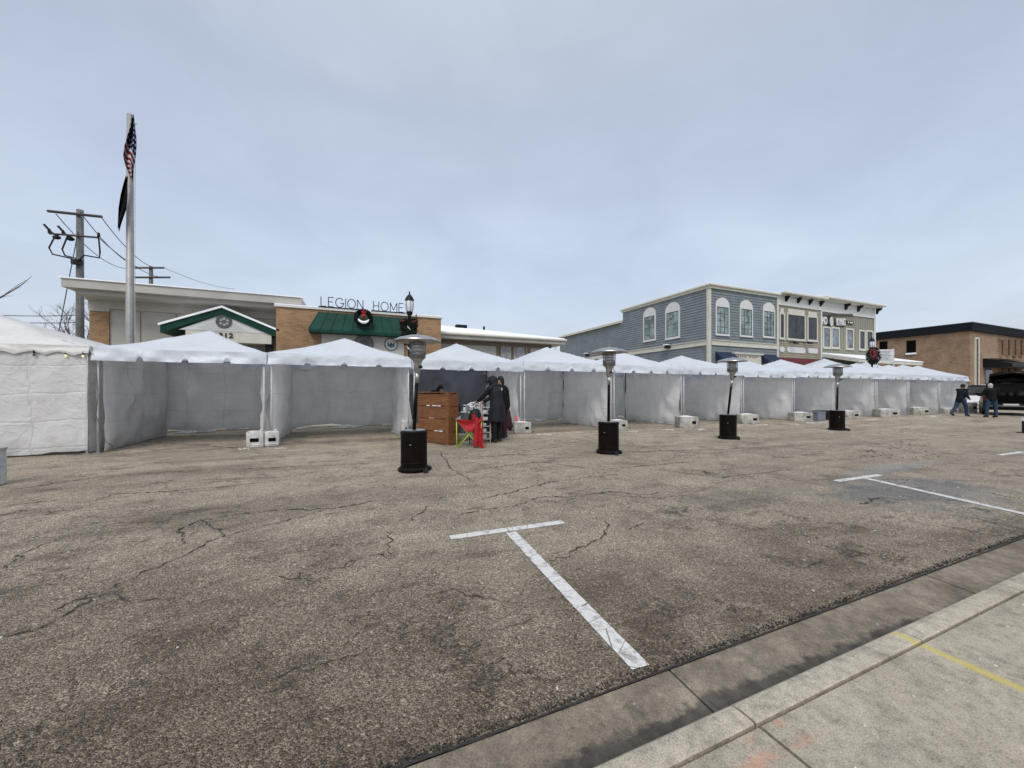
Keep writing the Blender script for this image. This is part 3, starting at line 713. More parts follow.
# ================================================================== STREET LAMPS
def leaf_clump(m, c, r, n, size, M=None, rnd=random):
    for i in range(n):
        d = Vector((rnd.gauss(0, 1), rnd.gauss(0, 1), rnd.gauss(0, 1))).normalized()*r*(rnd.random()**.4)
        p = Vector(c)+d; a = Vector((rnd.gauss(0, 1), rnd.gauss(0, 1), rnd.gauss(0, 1))).normalized()*size; b = a.cross(Vector((rnd.gauss(0, 1), rnd.gauss(0, 1), rnd.gauss(0, 1)))).normalized()*size*.35
        m.add([p-a-b, p+a-b, p+a+b, p-a+b], [(0, 1, 2, 3)])
M_LGLASS = mat('frosted_globe', (.62, .64, .66), .25, .08, 8)
def lamp(label, s_, t_, h, style):
    r = thing('street_lamp', label, 'street lamp', (s_, t_, 0), -YAW, 'black lamp posts'); r.scale = (.87, .87, 1)
    MB().lathe([(.2, 0), (.2, .15), (.14, .2), (.13, .5), (.09, .6), (.07, .7), (.062, h-1.0), (.075, h-.98), (.075, h-.93), (.06, h-.9)], seg=18).build('post', M_BLACK, r, autosm=True)
    MB().lathe([(.06, h-.92), (.12, h-.86), (.14, h-.80), (.10, h-.76)], seg=18).build('collar', M_BLACK, r, autosm=True)
    MB().lathe([(.10, h-.78), (.145, h-.72), (.165, h-.55), (.16, h-.42), (.14, h-.36)], seg=20).build('globe', M_LGLASS, r, autosm=True)
    cg = MB()
    for k in range(6):
        th = math.pi*k/3; cg.tube([(.11*math.cos(th), .11*math.sin(th), h-.78), (.155*math.cos(th), .155*math.sin(th), h-.7), (.175*math.cos(th), .175*math.sin(th), h-.53), (.15*math.cos(th), .15*math.sin(th), h-.35)], .008, 5)
    cg.build('cage', M_BLACK, r)
    MB().lathe([(.19, h-.37), (.185, h-.33), (.12, h-.22), (.05, h-.15), (.02, h-.12), (.035, h-.08), (.01, h-.02)], seg=20).build('cap', M_BLACK, r, autosm=True)
    if style == 1:
        for sgn, m_ in ((-1, 0), (1, 0)):
            a = MB().tube([(0, 0, h-1.08), (sgn*.35, 0, h-1.02)], .018, 6); a.build('garland_arm', M_BLACK, r)
            w = MB(); random.seed(31+sgn)
            for k in range(16): leaf_clump(w, (sgn*.20+random.uniform(-.10, .10), random.uniform(-.05, .05), h-1.1-random.uniform(0, .75)), .14, 60, .055)
            w.build('greenery', M_LEAF, r)
        b = MB(); b.ell((-.25, -.1, h-1.12), (.12, .05, .05)).ell((.22, -.1, h-1.15), (.1, .05, .05)).ell((.30, -.08, h-.98), (.03, .03, .12)); b.build('bow', M_DRED, r, smooth=True)
        g = MB(); g.tube([(.072*math.cos(k*.5), .072*math.sin(k*.5), h-1.1-k*.03) for k in range(110)], .018, 5); g.build('tinsel', mat('white_tinsel', (.7, .7, .72), .4, .3, 40), r)
    else:
        w = MB(); random.seed(5)
        for k in range(40):
            th = 2*math.pi*k/40; leaf_clump(w, (.36*math.cos(th), -.1, h-1.35+.42*math.sin(th)), .19, 26, .06)
        w.build('wreath', M_LEAF, r)
        b = MB()
        for k in range(9):
            th = k*.7; b.ell((-.1+.24*math.cos(th), -.22, h-1.2+.26*math.sin(th)), (.10, .06, .09), 10, 6)
        b.ell((-.05, -.25, h-1.15), (.16, .08, .16)).tube([(-.05, -.24, h-1.2), (-.2, -.26, h-1.6)], [.06, .09], 6).tube([(-.05, -.24, h-1.2), (.08, -.26, h-1.55)], [.06, .08], 6); b.build('bow', M_DRED, r, smooth=True)
        MB().grid(lambda u, v: (.12+u*.26, -.3+v*.2, h-1.0+.06*math.sin(math.pi*u)*math.sin(math.pi*v)-.1*u), 6, 4).build('snow_patch', M_SNOW, r, smooth=True)
    return r
TL = 14.36
s_ = S(409.5, TL); lamp('black acorn lamp post with hanging greenery and tinsel, beside the roof letters', s_, TL, Z(290.5, s_, TL), 1)
s_ = S(872, 14.45); lamp('black lamp post with a big red bowed wreath, in front of the sage building', s_, 14.45, Z(336, s_, 14.45), 2)
# information board beside the second lamp
s_ = S(885.5, 15.0); zt = Z(349.5, s_, 15.0); zb = Z(361.5, s_, 15.0)
r = thing('notice_board', 'white framed notice board with grey lines, right of the wreathed lamp', 'sign', (s_, 15.0, 0), -YAW-R(8))
w2 = .48
MB().box(-w2, w2, -.03, .03, zb, zt).build('panel', M_WHITE, r); MB().tube([(w2+.03, 0, 0), (w2+.03, 0, zt+.05)], .04, 8).build('post', M_ALU, r); MB().tube([(-w2-.03, 0, 0), (-w2-.03, 0, zt)], .03, 8).build('post', M_ALU, r)
q = MB()
for k in range(7):
    z = zt-.12-k*(zt-zb-.15)/7; q.box(-w2+.1+.05*(k % 2), w2-.12-.1*(k % 3), -.036, -.031, z-.04, z)
q.build('print', mat('sign_ink', (.12, .16, .22), .7, .2), r)

# ================================================================== BUILDINGS
class Plane:
    def __init__(s, kind, o): s.k = kind; s.o = o
    def P(s, u, d, z): return (u, s.o-d, z) if s.k == 'F' else (s.o-d, u, z)
    def box(s, m, u0, u1, d0, d1, z0, z1):
        a = s.P(u0, d0, z0); b = s.P(u1, d1, z1)
        m.box(min(a[0], b[0]), max(a[0], b[0]), min(a[1], b[1]), max(a[1], b[1]), min(z0, z1), max(z0, z1)); return m
def siding(m, pl, u0, u1, z0, z1, pitch=.2, dep=.035):
    n = int((z1-z0)/pitch); p = (z1-z0)/n
    for i in range(n):
        a = z0+i*p; b = a+p
        m.add([pl.P(u0, dep, a), pl.P(u1, dep, a), pl.P(u1, .002, b), pl.P(u0, .002, b), pl.P(u0, .0, a), pl.P(u1, .0, a)], [(0, 1, 2, 3), (0, 4, 5, 1)])
def battens(m, pl, u0, u1, z0, z1, pitch=.4):
    pl.box(m, u0, u1, 0, .01, z0, z1); n = int((u1-u0)/pitch)
    for i in range(n+1):
        u = u0+.05+i*(u1-u0-.1)/n; pl.box(m, u-.028, u+.028, .01, .035, z0, z1)
def window(parent, pl, u0, u1, z0, z1, fr=.09, frm=M_CREAM, gl=M_GLASS, arch=False, mv=1, mh=1, sash=M_BLACK, label=None, sill=True, mut=None, head=0):
    f = MB(); d0, d1 = .0, .075
    pl.box(f, u0-fr, u0, d0, d1, z0-fr, z1+fr); pl.box(f, u1, u1+fr, d0, d1, z0-fr, z1+fr)
    pl.box(f, u0, u1, d0, d1, z0-fr, z0); pl.box(f, u0, u1, d0, d1, z1, z1+fr+head)
    if arch:
        uc = (u0+u1)/2; rr = (u1-u0)/2+fr; n = 18
        pts = [(uc+rr*math.cos(math.pi*k/n), z1+fr+rr*.85*math.sin(math.pi*k/n)) for k in range(n+1)]
        vs = [pl.P(a, d1-.004, b) for a, b in pts]+[pl.P(a, .0, b) for a, b in pts]; k = n+1
        f.add(vs, [tuple(range(k))]+[(i, i+1, k+i+1, k+i) for i in range(n)])
    if sill: pl.box(f, u0-fr-.04, u1+fr+.04, d0, d1+.05, z0-fr-.05, z0-fr)
    fo = f.build('window', frm, parent, world=True)
    p = MB(); pl.box(p, u0+.03, u1-.03, .040, .045, z0+.03, z1-.03); p.build('pane', gl, fo, world=True)
    s = MB(); sw = .04
    for a, b in ((u0+.001, u0+sw), (u1-sw, u1-.001)): pl.box(s, a, b, .03, .056, z0+.001, z1-.001)
    for a, b in ((z0+.001, z0+sw), (z1-sw, z1-.001)): pl.box(s, u0+sw, u1-sw, .03, .056, a, b)
    for i in range(1, mv+1):
        u = u0+(u1-u0)*i/(mv+1); pl.box(s, u-(.015 if mv > 0 else 0), u+.015, .046, .054, z0+sw, z1-sw)
    for i in range(1, mh+1):
        z = z0+(z1-z0)*i/(mh+1); pl.box(s, u0+sw, u1-sw, .046, .052, z-.012, z+.012)
    s.build('sash', sash, fo, world=True)
    return fo
def shell(m, s0, s1, t0, t1, z1): m.box(s0, s1, t0, t1, 0, z1)

# ---- Beige hall (left)
TB = 20.0
sL = S(91, TB); sM = S(279, 19.2)
zr = Z(289, S(92, 18.8), 18.8)
bh = thing('community_hall', 'long low beige hall with flat overhanging roof and brick corner pier, behind the flagpole', 'building', (sL, TB, 0))
b = MB(); b.box(sL, sM+2, TB, TB+14, 0, zr-.02); b.build('wall', M_BEIGEP, bh, world=True)
pl = Plane('F', TB)
# stepped frieze
f = MB(); z_a = Z(309, sL+.5, TB)
pl.box(f, sL-.05, sM-.02, .003, .10, z_a, z_a+.28); pl.box(f, sL-.08, sM-.02, .003, .22, z_a+.281, z_a+.62); pl.box(f, sL-.1, sM-.02, .003, .36, z_a+.621, zr-.03)
f.build('frieze', M_TAUPE, bh, world=True)
s60 = S(61, 18.75)
ro = MB(); ro.box(s60, sM+.9, 18.75, TB+14.5, zr, zr+.30).box(s60+.25, sM+.6, 19.0, TB+14.2, zr-.16, zr-.001).build('roof', M_TAUPE, bh, world=True)
MB().box(s60-.05, sM+.94, 18.70, TB+14.5, zr+.302, zr+.345).build('roof_snow', M_SNOW, bh, world=True)
p = MB(); s108 = S(108.5, TB-.1); pl.box(p, sL-.02, s108, .005, .06, 0, z_a-.12); p.build('brick_pier', M_BRICKT, bh, world=True)
p = MB(); pl.box(p, sL-.04, s108+.02, .004, .10, z_a-.115, z_a-.003); p.build('pier_cap', M_TAUPE, bh, world=True)
p = MB()
for px in (140, 176, 214, 250): s0 = S(px, TB); pl.box(p, s0, s0+.03, .002, .02, 0, z_a-.02)
p.build('panel_joints', mat('panel_joint', (.22, .21, .19), .8, .1), bh, world=True)
# ---- Entry gable
TG = 18.9
sg0, sg1, sga = S(163, TG), S(279, TG), S(223, TG)
zg = Z(326.5, sg0, TG); zap = Z(309, sga, TG)
gb = thing('entry_porch', 'white gabled entry porch with green trim and wheel emblem', 'porch', (sg0, TG, 0))
sm_ = (sg0+sg1)/2
def gable(m, in_, drop, t0, t1, th):
    a = (sg0+in_, zg-drop); c = (sm_, zap-drop); b_ = (sg1-in_, zg-drop)
    m.prism([a, c, b_, (b_[0], b_[1]-th), (c[0], c[1]-th), (a[0], a[1]-th)], 'y', t0, t1)
g = MB(); gable(g, 0, 0, TG-.25, TB-.02, .26); g.build('green_fascia', M_GREEN, gb, world=True)
g = MB(); gable(g, -.05, -.085, TG-.3, TB-.05, .083); g.build('roof_snow', M_SNOW, gb, world=True)
zbt = Z(330.5, sg0+.8, TG)
g = MB(); g.prism([(sg0+.55, zbt), (sm_, zap-.25), (sg1-.25, zbt)], 'y', TG-.20, TG-.14)
n = 7
for i in range(n):
    z = zbt+.04+i*(zap-.45-zbt)/n; k = (zap-.35-z)/(zap-.35-zbt); hw = (sg1-sg0-1.9)/2*k
    g.box(sm_-hw, sm_+hw, TG-.212, TG-.199, z, z+.012)
g.build('pediment', M_WHITE, gb, world=True)
g = MB(); g.box(sg0+.75, sg1-.25, TG-.19, TG+.35, zbt-.42, zbt-.003); g.build('beam', M_CREAM, gb, world=True)
for sx in (sg0+.8, sg1-.5):
    MB().box(sx, sx+.24, TG-.0, TG+.24, 0, zbt-.425).build('column', M_CREAM if sx < sm_ else M_BLACK, gb, world=True)
g = MB(); g.box(S(234, TB), S(262, TB), TB-.09, TB-.02, 0, 2.75); g.build('door', M_BLACK, gb, world=True)
g = MB(); g.box(S(264, TB), S(269, TB), TB-.04, TB-.01, 2.4, 2.75); g.build('paper_notice', M_WHITE, gb, world=True)
def textmesh(name, s, size, m, parent, loc, ext=.02, offset=0, font=None, sx=1.0, align='LEFT'):
    c = bpy.data.curves.new(name, 'FONT'); c.body = s; c.size = size; c.extrude = ext; c.offset = offset; c.align_x = align
    o = bpy.data.objects.new(name, c); COL.objects.link(o)
    dg = bpy.context.evaluated_depsgraph_get(); me = bpy.data.meshes.new_from_object(o.evaluated_get(dg))
    bpy.data.objects.remove(o)
    for v in me.vertices:
        x, y, z = v.co; v.co = (x*sx, -z, y)
    o = bpy.data.objects.new(name, me); COL.objects.link(o); me.materials.clear(); me.materials.append(m)
    w = wloc(parent); o.parent = parent; o.location = (loc[0]-w.x, loc[1]-w.y, loc[2]-w.z); return o
se = S(225.5, TG); ze_ = Z(322.3, se, TG)
em = MB(); rr = .28
for k in range(24):
    th = 2*math.pi*k/24; em.obox((se+.25*math.cos(th), TG-.23, ze_+.25*math.sin(th)), (.05, .03, .03), Matrix.Rotation(-th, 3, 'Y'))
ring = lambda m, r0, r1, y: m.add([(se+r*math.cos(2*math.pi*k/32), y, ze_+r*math.sin(2*math.pi*k/32)) for r in (r0, r1) for k in range(32)], [(k, (k+1) % 32, 32+(k+1) % 32, 32+k) for k in range(32)])
ring(em, .17, .25, TG-.235); ring(em, .02, .055, TG-.235)
for k in range(6):
    th = math.pi*k/3; em.obox((se+.11*math.cos(th), TG-.23, ze_+.11*math.sin(th)), (.14, .02, .025), Matrix.Rotation(-th, 3, 'Y'))
em.build('wheel_emblem', mat('emblem_grey', (.09, .09, .11), .6, .4, 12), gb, world=True)
textmesh('house_number', '1312', .27, M_BLACK, gb, (se-.36, TG-.21, zbt-.24), .01, .004, sx=1.25)

# ---- Brick front with letters
TR = 18.6
sb0, sb1 = S(276, TR), S(441, TR)
zb1 = Z(306.5, sb0, TR)
bf = thing('brick_hall', 'tan brick front block with green awning and roof letters', 'building', (sb0, TR, 0))
sa0, sa1 = S(319, TR), S(405, TR)
b = MB(); b.box(sb0, sb1, TR, TR+12, 0, zb1); b.build('wall', M_BRICKT, bf, world=True)
MB().box(sb0-.06, sb1+.06, TR-.06, TR+12, zb1+.001, zb1+.09).build('coping', M_WHITE, bf, world=True)
MB().box(sb0-.05, sb1+.05, TR-.05, TR+12, zb1+.092, zb1+.13).build('coping_snow', M_SNOW, bf, world=True)
pl = Plane('F', TR)
zaw1 = zb1-.10; zaw0 = Z(332, S(320, TR-.55), TR-.55)
aw = MB(); y0 = TR-.55; e0 = S(308.5, y0); e1 = S(412, y0)
aw.add([(sa0, TR-.04, zaw1), (sa1, TR-.04, zaw1), (e1, y0, zaw0+.12), (e0, y0, zaw0+.12), (e0, y0, zaw0), (e1, y0, zaw0), (e1, TR-.01, zaw0), (e0, TR-.01, zaw0), (sa0, TR-.01, zaw1), (sa1, TR-.01, zaw1)],
       [(0, 1, 2, 3), (3, 2, 5, 4), (4, 5, 6, 7), (0, 3, 4, 7, 8), (1, 9, 6, 5, 2), (0, 8, 9, 1)])
for k in range(11):
    u = k/10; p0 = Vector((sa0+(sa1-sa0)*u, TR-.04, zaw1)); p1 = Vector((e0+(e1-e0)*u, y0, zaw0+.12)); aw.tube([p0, p1], .022, 4)
aw.build('awning', M_GREEN, bf, world=True)
sp_ = MB(); pl.box(sp_, sa0+.1, sa1-.05, .004, .03, .1, zaw0+.1); sp_.build('stucco_panel', mat('pale_stucco', (.48, .47, .43), .8, .08, 3), bf, world=True)
# letters on a rail
LET = {'L': [[(0, 1), (0, 0), (.55, 0)]], 'E': [[(.55, 1), (0, 1), (0, 0), (.55, 0)], [(0, .52), (.45, .52)]], 'I': [[(0, 1), (0, 0)]],
       'N': [[(0, 0), (0, 1), (.62, 0), (.62, 1)]], 'H': [[(0, 0), (0, 1)], [(.6, 0), (.6, 1)], [(0, .5), (.6, .5)]], 'M': [[(0, 0), (0, 1), (.38, .15), (.76, 1), (.76, 0)]],
       'O': [[(.42+.42*math.cos(k*math.pi/10), .5+.5*math.sin(k*math.pi/10)) for k in range(21)]],
       'G': [[(.42+.42*math.cos(k*math.pi/10), .5+.5*math.sin(k*math.pi/10)) for k in range(2, 21)]+[(.84, .45), (.5, .45)]]}
WID = {'L': .55, 'E': .55, 'I': .0, 'N': .62, 'H': .6, 'M': .76, 'O': .84, 'G': .84}
M_LETT = mat('dark_letter_metal', (.055, .06, .075), .5, .1)
yl = TR-.06
for word, pa, pb in (('LEGION', 321, 363), ('HOME', 373.5, 403.5)):
    a, b_ = S(pa, yl), S(pb, yl); zbase = zb1+.13; hh = .40
    tot = sum(WID[c] for c in word)*hh*.95; gap = ((b_-a)-tot)/(len(word)-1); x = a
    rl = MB(); rl.box(a-.1, b_+.1, yl-.02, yl+.02, zbase-.02, zbase+.02)
    rl.build('letter_rail', M_BLACK, bf, world=True)
    for c in word:
        m = MB()
        for st in LET[c]:
            q_ = [(x+p[0]*hh*.95, yl, zbase+.03+p[1]*hh) for p in st]
            for a_, b2 in zip(q_, q_[1:]): m.tube([a_, b2], .021, 6)
        m.build('letter', M_LETT, bf, world=True); x += WID[c]*hh*.95+gap
# emblems under the awning
def disc(m, cx, y, cz, r, n=32, half=False):
    k = n//2+1 if half else n
    m.add([(cx+r*math.cos(2*math.pi*i/n), y, cz+r*math.sin(2*math.pi*i/n)) for i in range(k)], [tuple(range(k))])
sx_ = S(391, TR); zx = Z(344.5, sx_, TR)
d = MB(); disc(d, sx_, TR-.05, zx, .30); e_ = d.build('round_emblem', mat('emblem_blue', (.05, .10, .13), .5, .1), bf, world=True)
d = MB(); disc(d, sx_, TR-.055, zx, .25); d.build('emblem_field', M_WHITE, e_, world=True)
d = MB(); d.tube([(sx_-.15, TR-.06, zx+.08), (sx_-.1, TR-.06, zx-.04), (sx_, TR-.06, zx-.09), (sx_+.1, TR-.06, zx-.04), (sx_+.15, TR-.06, zx+.08)], [.02, .045, .05, .045, .02], 6).ell((sx_, TR-.06, zx+.0), (.045, .02, .09)).tube([(sx_+.17*math.cos(a_*.3), TR-.058, zx+.17*math.sin(a_*.3)) for a_ in range(11, 21)], .012, 4)
d.build('emblem_bird', mat('emblem_blue', (.05, .10, .13), .5, .1), e_, world=True)
sx_ = S(364, TR); zx = Z(344, sx_, TR)
d = MB(); disc(d, sx_, TR-.05, zx, .42); e_ = d.build('round_emblem', mat('emblem_dark', (.10, .10, .11), .5, .5, 18), bf, world=True)
d = MB()
for k in range(20):
    th = 2*math.pi*k/20; d.tube([(sx_+.2*math.cos(th), TR-.06, zx+.2*math.sin(th)), (sx_+.38*math.cos(th), TR-.06, zx+.38*math.sin(th))], .014, 4)
d.build('emblem_rays', mat('emblem_brass', (.35, .34, .30), .5, .2), e_, world=True)
# big wreath hanging on awning
sx_ = S(363.5, TR-.6); zx = Z(318, sx_, TR-.6)
wr_ = thing('wreath', 'large evergreen wreath with red bow and snow, hung on the green awning', 'wreath', (sx_, TR-.6, zx))
w = MB(); random.seed(9)
for k in range(44):
    th = 2*math.pi*k/44; leaf_clump(w, (.34*math.cos(th), -.02, .34*math.sin(th)), .12, 40, .05)
w.build('greenery', M_LEAF, wr_); wr_.scale = (.86, .86, .86)
b = MB(); b.ell((-.05, -.15, .26), (.07, .05, .06)).ell((.07, -.15, .26), (.07, .05, .055)).tube([(0, -.16, .2), (-.06, -.17, -.06)], [.03, .06], 6).tube([(0, -.16, .2), (.08, -.17, -.02)], [.03, .06], 6).ell((0, -.17, .36), (.04, .04, .07)); b.build('bow', M_RED, wr_, smooth=True)
MB().tube([(.27*math.cos(a_), -.13, .27*math.sin(a_)+.02) for a_ in [math.pi*(1.12+.076*k) for k in range(11)]], [.02, .045, .06, .07, .08, .075, .08, .07, .06, .04, .015], 8).build('snow_patch', M_SNOW, wr_, smooth=True)

# ---- Low wing (right)
TW = 20.0
sw0, sw1 = sb1+.02, S(551, TW)
zw = Z(338, sb1+.5, 19.4)
lw = thing('low_wing', 'low beige wing with snow covered shallow roof and a pair of windows', 'building', (sw0, TW, 0))
MB().box(sw0, sw1, TW, TW+11, 0, zw+.3).build('wall', mat('pale_panel', (.40, .40, .35), .75, .08, 2), lw, world=True)
ex = S(566, 19.4)
rf_ = MB(); zq = zw; zf = zw+.28; tr_ = 25.5
rise = Z(326, S(445, tr_), tr_)
rf_.add([(sw0, 19.4, zq), (ex, 19.4, zq), (ex, 19.4, zf), (sw0, 19.4, zf), (sw0, 31.5, zq), (ex, 31.5, zq), (ex, 31.5, zf), (sw0, 31.5, zf), (sw0, tr_, rise), (ex-6.0, tr_, rise-.05)],
        [(0, 1, 2, 3), (0, 4, 5, 1), (1, 5, 6, 2), (4, 7, 6, 5), (0, 3, 8, 7, 4), (3, 2, 9, 8), (2, 6, 9), (6, 7, 8, 9)])
rf_.build('roof', M_TAUPE, lw, world=True)
rs = MB(); o_ = .045
rs.add([(sw0, 19.43, zf+.012), (ex-.03, 19.43, zf+.012), (sw0, 19.43, zf+.07), (ex-.05, 19.45, zf+.07), (sw0, tr_, rise+.08), (ex-6.0, tr_, rise+.03), (ex-.05, 31.4, zf+.07), (sw0, 31.4, zf+.07)], [(0, 1, 3, 2), (2, 3, 5, 4), (3, 6, 5), (6, 7, 4, 5)])
rs.build('roof_snow', M_SNOW, lw, world=True)
MB().tube([(sw0, 19.33, zf-.05), (ex, 19.33, zf-.05)], .065, 8).build('rain_gutter', M_CREAM, lw, world=True)
vp = Vector((S(461, 24), 24, Z(327, S(461, 24), 24))); MB().box(vp.x-.35, vp.x+.35, 23.8, 24.2, vp.z-.4, vp.z+.12).build('roof_vent', M_BLACK, lw, world=True)
vp = Vector((S(484, 24), 24, Z(328, S(484, 24), 24))); MB().tube([(vp.x, 24, vp.z-.3), (vp.x, 24, vp.z+.1)], .07, 8).build('vent_pipe', M_BLACK, lw, world=True)
pl = Plane('F', TW)
M_BROWN = mat('brown_frame', (.16, .13, .10), .7, .1)
z0, z1 = 1.6, Z(343.5, S(505, TW), TW)
for a, b_ in ((501, 510.5), (513.5, 524)):
    window(lw, pl, S(a, TW), S(b_, TW), z0, z1, .10, M_BROWN, glass('reflecting_glass', (.16, .17, .19), .08), mv=0, mh=0, sash=M_TAUPE, sill=False, head=.12)
p = MB(); pl.box(p, S(496.5, TW), S(499, TW), .003, .05, 0, zw-.02); pl.box(p, S(527.5, TW), S(530, TW), .003, .05, 0, zw-.02); pl.box(p, S(544, TW), S(546, TW), .003, .05, 0, zw-.02); pl.box(p, sw0, sw1, .003, .06, zw-.22, zw-.01); p.build('wall_batten', M_BROWN, lw, world=True)

# ---- Blue building
TBL = 20.0
sc = S(709, TBL); se_ = S(778, TBL)
zt_ = Z(284.5, sc, TBL); zband = Z(343, sc, TBL); t1 = T(623, sc); t2 = T(560, sc)
zlow = Z(320.5, sc, t1)
bb = thing('blue_building', 'two storey blue grey clapboard building with arched windows and cream trim', 'building', (sc, TBL, 0))
w = MB(); w.box(sc, se_, TBL, t1, 0, zt_-.2); w.box(sc, se_, t1+.01, t2, 0, zlow-.25)
plF = Plane('F', TBL); plS = Plane('S', sc)
siding(w, plF, sc, se_, 0, zt_-.2); siding(w, plS, TBL, t1, 0, zt_-.2); siding(w, plS, t1, t2, 0, zlow-.25)
w.build('wall', M_BLUE, bb, world=True)
tr = MB()
plF.box(tr, sc-.06, sc+.14, .036, .07, 0, zt_-.265); plF.box(tr, se_-.22, se_, .036, .07, 0, zt_-.265)
plS.box(tr, TBL-.068, TBL+.16, .036, .068, 0, zt_-.265)
plF.box(tr, sc+.201, se_-.221, .024, .10, zband-.14, zband+.2); plS.box(tr, TBL+.201, t1, .024, .10, zband-.14, zband+.2); plS.box(tr, t1+.001, t2, .024, .09, zband-.12, zband+.18)
plF.box(tr, sc+.201, se_-.221, .024, .16, zband+.201, zband+.25); plS.box(tr, TBL+.201, t1, .024, .16, zband+.201, zband+.25)
tr.build('trim', M_CREAM, bb, world=True)
co = MB()
co.box(sc-.10, se_+.05, TBL-.14, t1+.1, zt_-.26, zt_-.08); co.box(sc-.20, se_+.05, TBL-.26, t1+.2, zt_-.079, zt_+.03)
co.box(sc-.25, se_, t1+.21, t2, zlow-.2, zlow)
co.build('cornice', M_CREAM, bb, world=True)
MB().box(sc-.19, se_+.04, TBL-.25, t1+.19, zt_+.032, zt_+.07).box(sc-.24, se_-.01, t1+.22, t2, zlow+.002, zlow+.05).build('roof_snow', M_SNOW, bb, world=True)
for a, b_, ya, yb in ((716.2, 727.8, 306.5, 333.5), (740.2, 751.2, 308.8, 335), (763.2, 773.4, 311, 336)):
    u0, u1 = S(a, TBL), S(b_, TBL); z1 = Z(ya, u0, TBL); z0 = Z(yb, u0, TBL)
    window(bb, plF, u0, u1, z0, z1, .10, M_WHITE, M_GLASSB, arch=True, mv=2, mh=3)
for a, b_, ya, yb in ((644.8, 655, 316.5, 339.5), (667, 679, 312, 337)):
    u1, u0 = T(a, sc), T(b_, sc); z1 = Z(ya, sc, (u0+u1)/2); z0 = Z(yb, sc, (u0+u1)/2)
    window(bb, plS, u0, u1, z0, z1, .13, M_WHITE, M_GLASSB, arch=True, mv=0, mh=1)
for px in (670, 589):
    tt = T(px, sc); zz = Z(347 if px == 670 else 355, sc, tt)
    q = MB(); plS.box(q, tt-.18, tt+.18, .1, .45, zz-.12, zz+.1); q.build('wall_light', M_BLACK, bb, world=True, bevel=.03)
    q = MB(); plS.box(q, tt-.16, tt+.3, .2, .5, zz+.12, zz+.2); q.build('light_snow', M_SNOW, bb, world=True, bevel=.03)
q = MB(); a, b_ = S(732, TBL), S(759, TBL); zz1 = Z(353, a, TBL); zz0 = Z(362, a, TBL)
plF.box(q, a, b_, .03, .18, zz0-.4, zz1-.08); so = q.build('shop_sign', M_CREAM, bb, world=True)
q = MB(); plF.box(q, a-.12, b_+.12, .03, .3, zz1-.079, zz1+.03); q.build('sign_cap', M_CREAM, so, world=True)
q = MB()
for i in range(9):
    if i == 4: continue
    u = a+.35+i*(b_-a-.7)/9; plF.box(q, u, u+.15, .181, .19, zz1-.32-.03*(i % 2), zz1-.2)
q.build('sign_print', mat('sign_ochre', (.25, .19, .10), .7, .2), so, world=True)
for a, b_ in ((715, 732), (760, 775)):
    q = MB(); u0, u1 = S(a, TBL), S(b_, TBL); q.prism([(TBL-.03, 4.2), (TBL-.03, 3.6), (TBL-1.0, 3.2), (TBL-1.0, 3.35)], 'x', u0, u1); q.build('shop_awning', mat('navy_awning', (.01, .018, .05), .7, .2), bb, world=True)

# ---- Tan and sage building
s3, s4, s5 = se_+.02, S(821.3, TBL), S(874.5, TBL)
zt3 = Z(293, s3, TBL)
tb = thing('tan_storefront', 'tan clapboard upper storefront with maroon base and three tall windows', 'building', (s3, TBL, 0))
w = MB(); w.box(s3, s4, TBL, TBL+12, 0, zt3-.1); siding(w, plF, s3, s4, Z(357, s3, TBL), zt3-.9, .16); w.build('wall', M_TAN, tb, world=True)
w = MB(); plF.box(w, s3, s4, .003, .06, 0, Z(357.6, s3, TBL)); w.build('maroon_base', M_MAROON, tb, world=True)
w = MB(); plF.box(w, s3, s4, .003, .05, zt3-.88, zt3-.2); plF.box(w, s3, s4, .003, .1, zt3-.95, zt3-.881)
plF.box(w, s4-.16, s4, .03, .07, Z(357, s3, TBL), zt3-.96); w.build('frieze', M_WHITE, tb, world=True)
w = MB(); plF.box(w, s3-.05, s4, -.5, .55, zt3-.10, zt3+.02); plF.box(w, s3, s4, .003, .25, zt3-.19, zt3-.101); w.build('cornice', M_CREAM, tb, world=True)
w = MB(); plF.box(w, s3-.04, s4, -12, .54, zt3+.022, zt3+.06); w.build('roof_snow', M_SNOW, tb, world=True)
for px in (785, 797, 808.5, 819.5):
    q = MB(); u = S(px, TBL); q.prism([(TBL-.052, zt3-.2), (TBL-.052, zt3-.62), (TBL-.10, zt3-.6), (TBL-.36, zt3-.26), (TBL-.36, zt3-.2)], 'x', u-.09, u+.09); q.build('bracket', M_BLACK if px > 800 else M_ROOFD, tb, world=True)
for a, b_, ya, yb, mv in ((779.8, 783, 314.5, 337.5, 0), (787.3, 803.8, 315.5, 338.8, 1), (807.6, 816, 317.8, 339.8, 0)):
    u0, u1 = S(a, TBL), S(b_, TBL); um = (u0+u1)/2; window(tb, plF, u0, u1, Z(yb, um, TBL), Z(ya, um, TBL), .13, M_CREAM, M_GLASS, mv=mv, mh=0, head=.35)
for a, b_, ya, yb in ((779, 784, 347, 352), (786.5, 805, 347.5, 353), (807.3, 817, 348.5, 353.5)):
    u0, u1 = S(a, TBL), S(b_, TBL); um = (u0+u1)/2; z0 = Z(yb, um, TBL); z1 = Z(ya, um, TBL); rr = (z1-z0)/2; q = MB(); n = 12
    pts = [(u1-rr+rr*math.cos(-math.pi/2+math.pi*k/n), (z0+z1)/2+rr*math.sin(-math.pi/2+math.pi*k/n)) for k in range(n+1)]+[(u0+rr+rr*math.cos(math.pi/2+math.pi*k/n), (z0+z1)/2+rr*math.sin(math.pi/2+math.pi*k/n)) for k in range(n+1)]
    q.prism(pts, 'y', TBL-.07, TBL-.005); q.build('oval_panel', M_WHITE, tb, world=True)
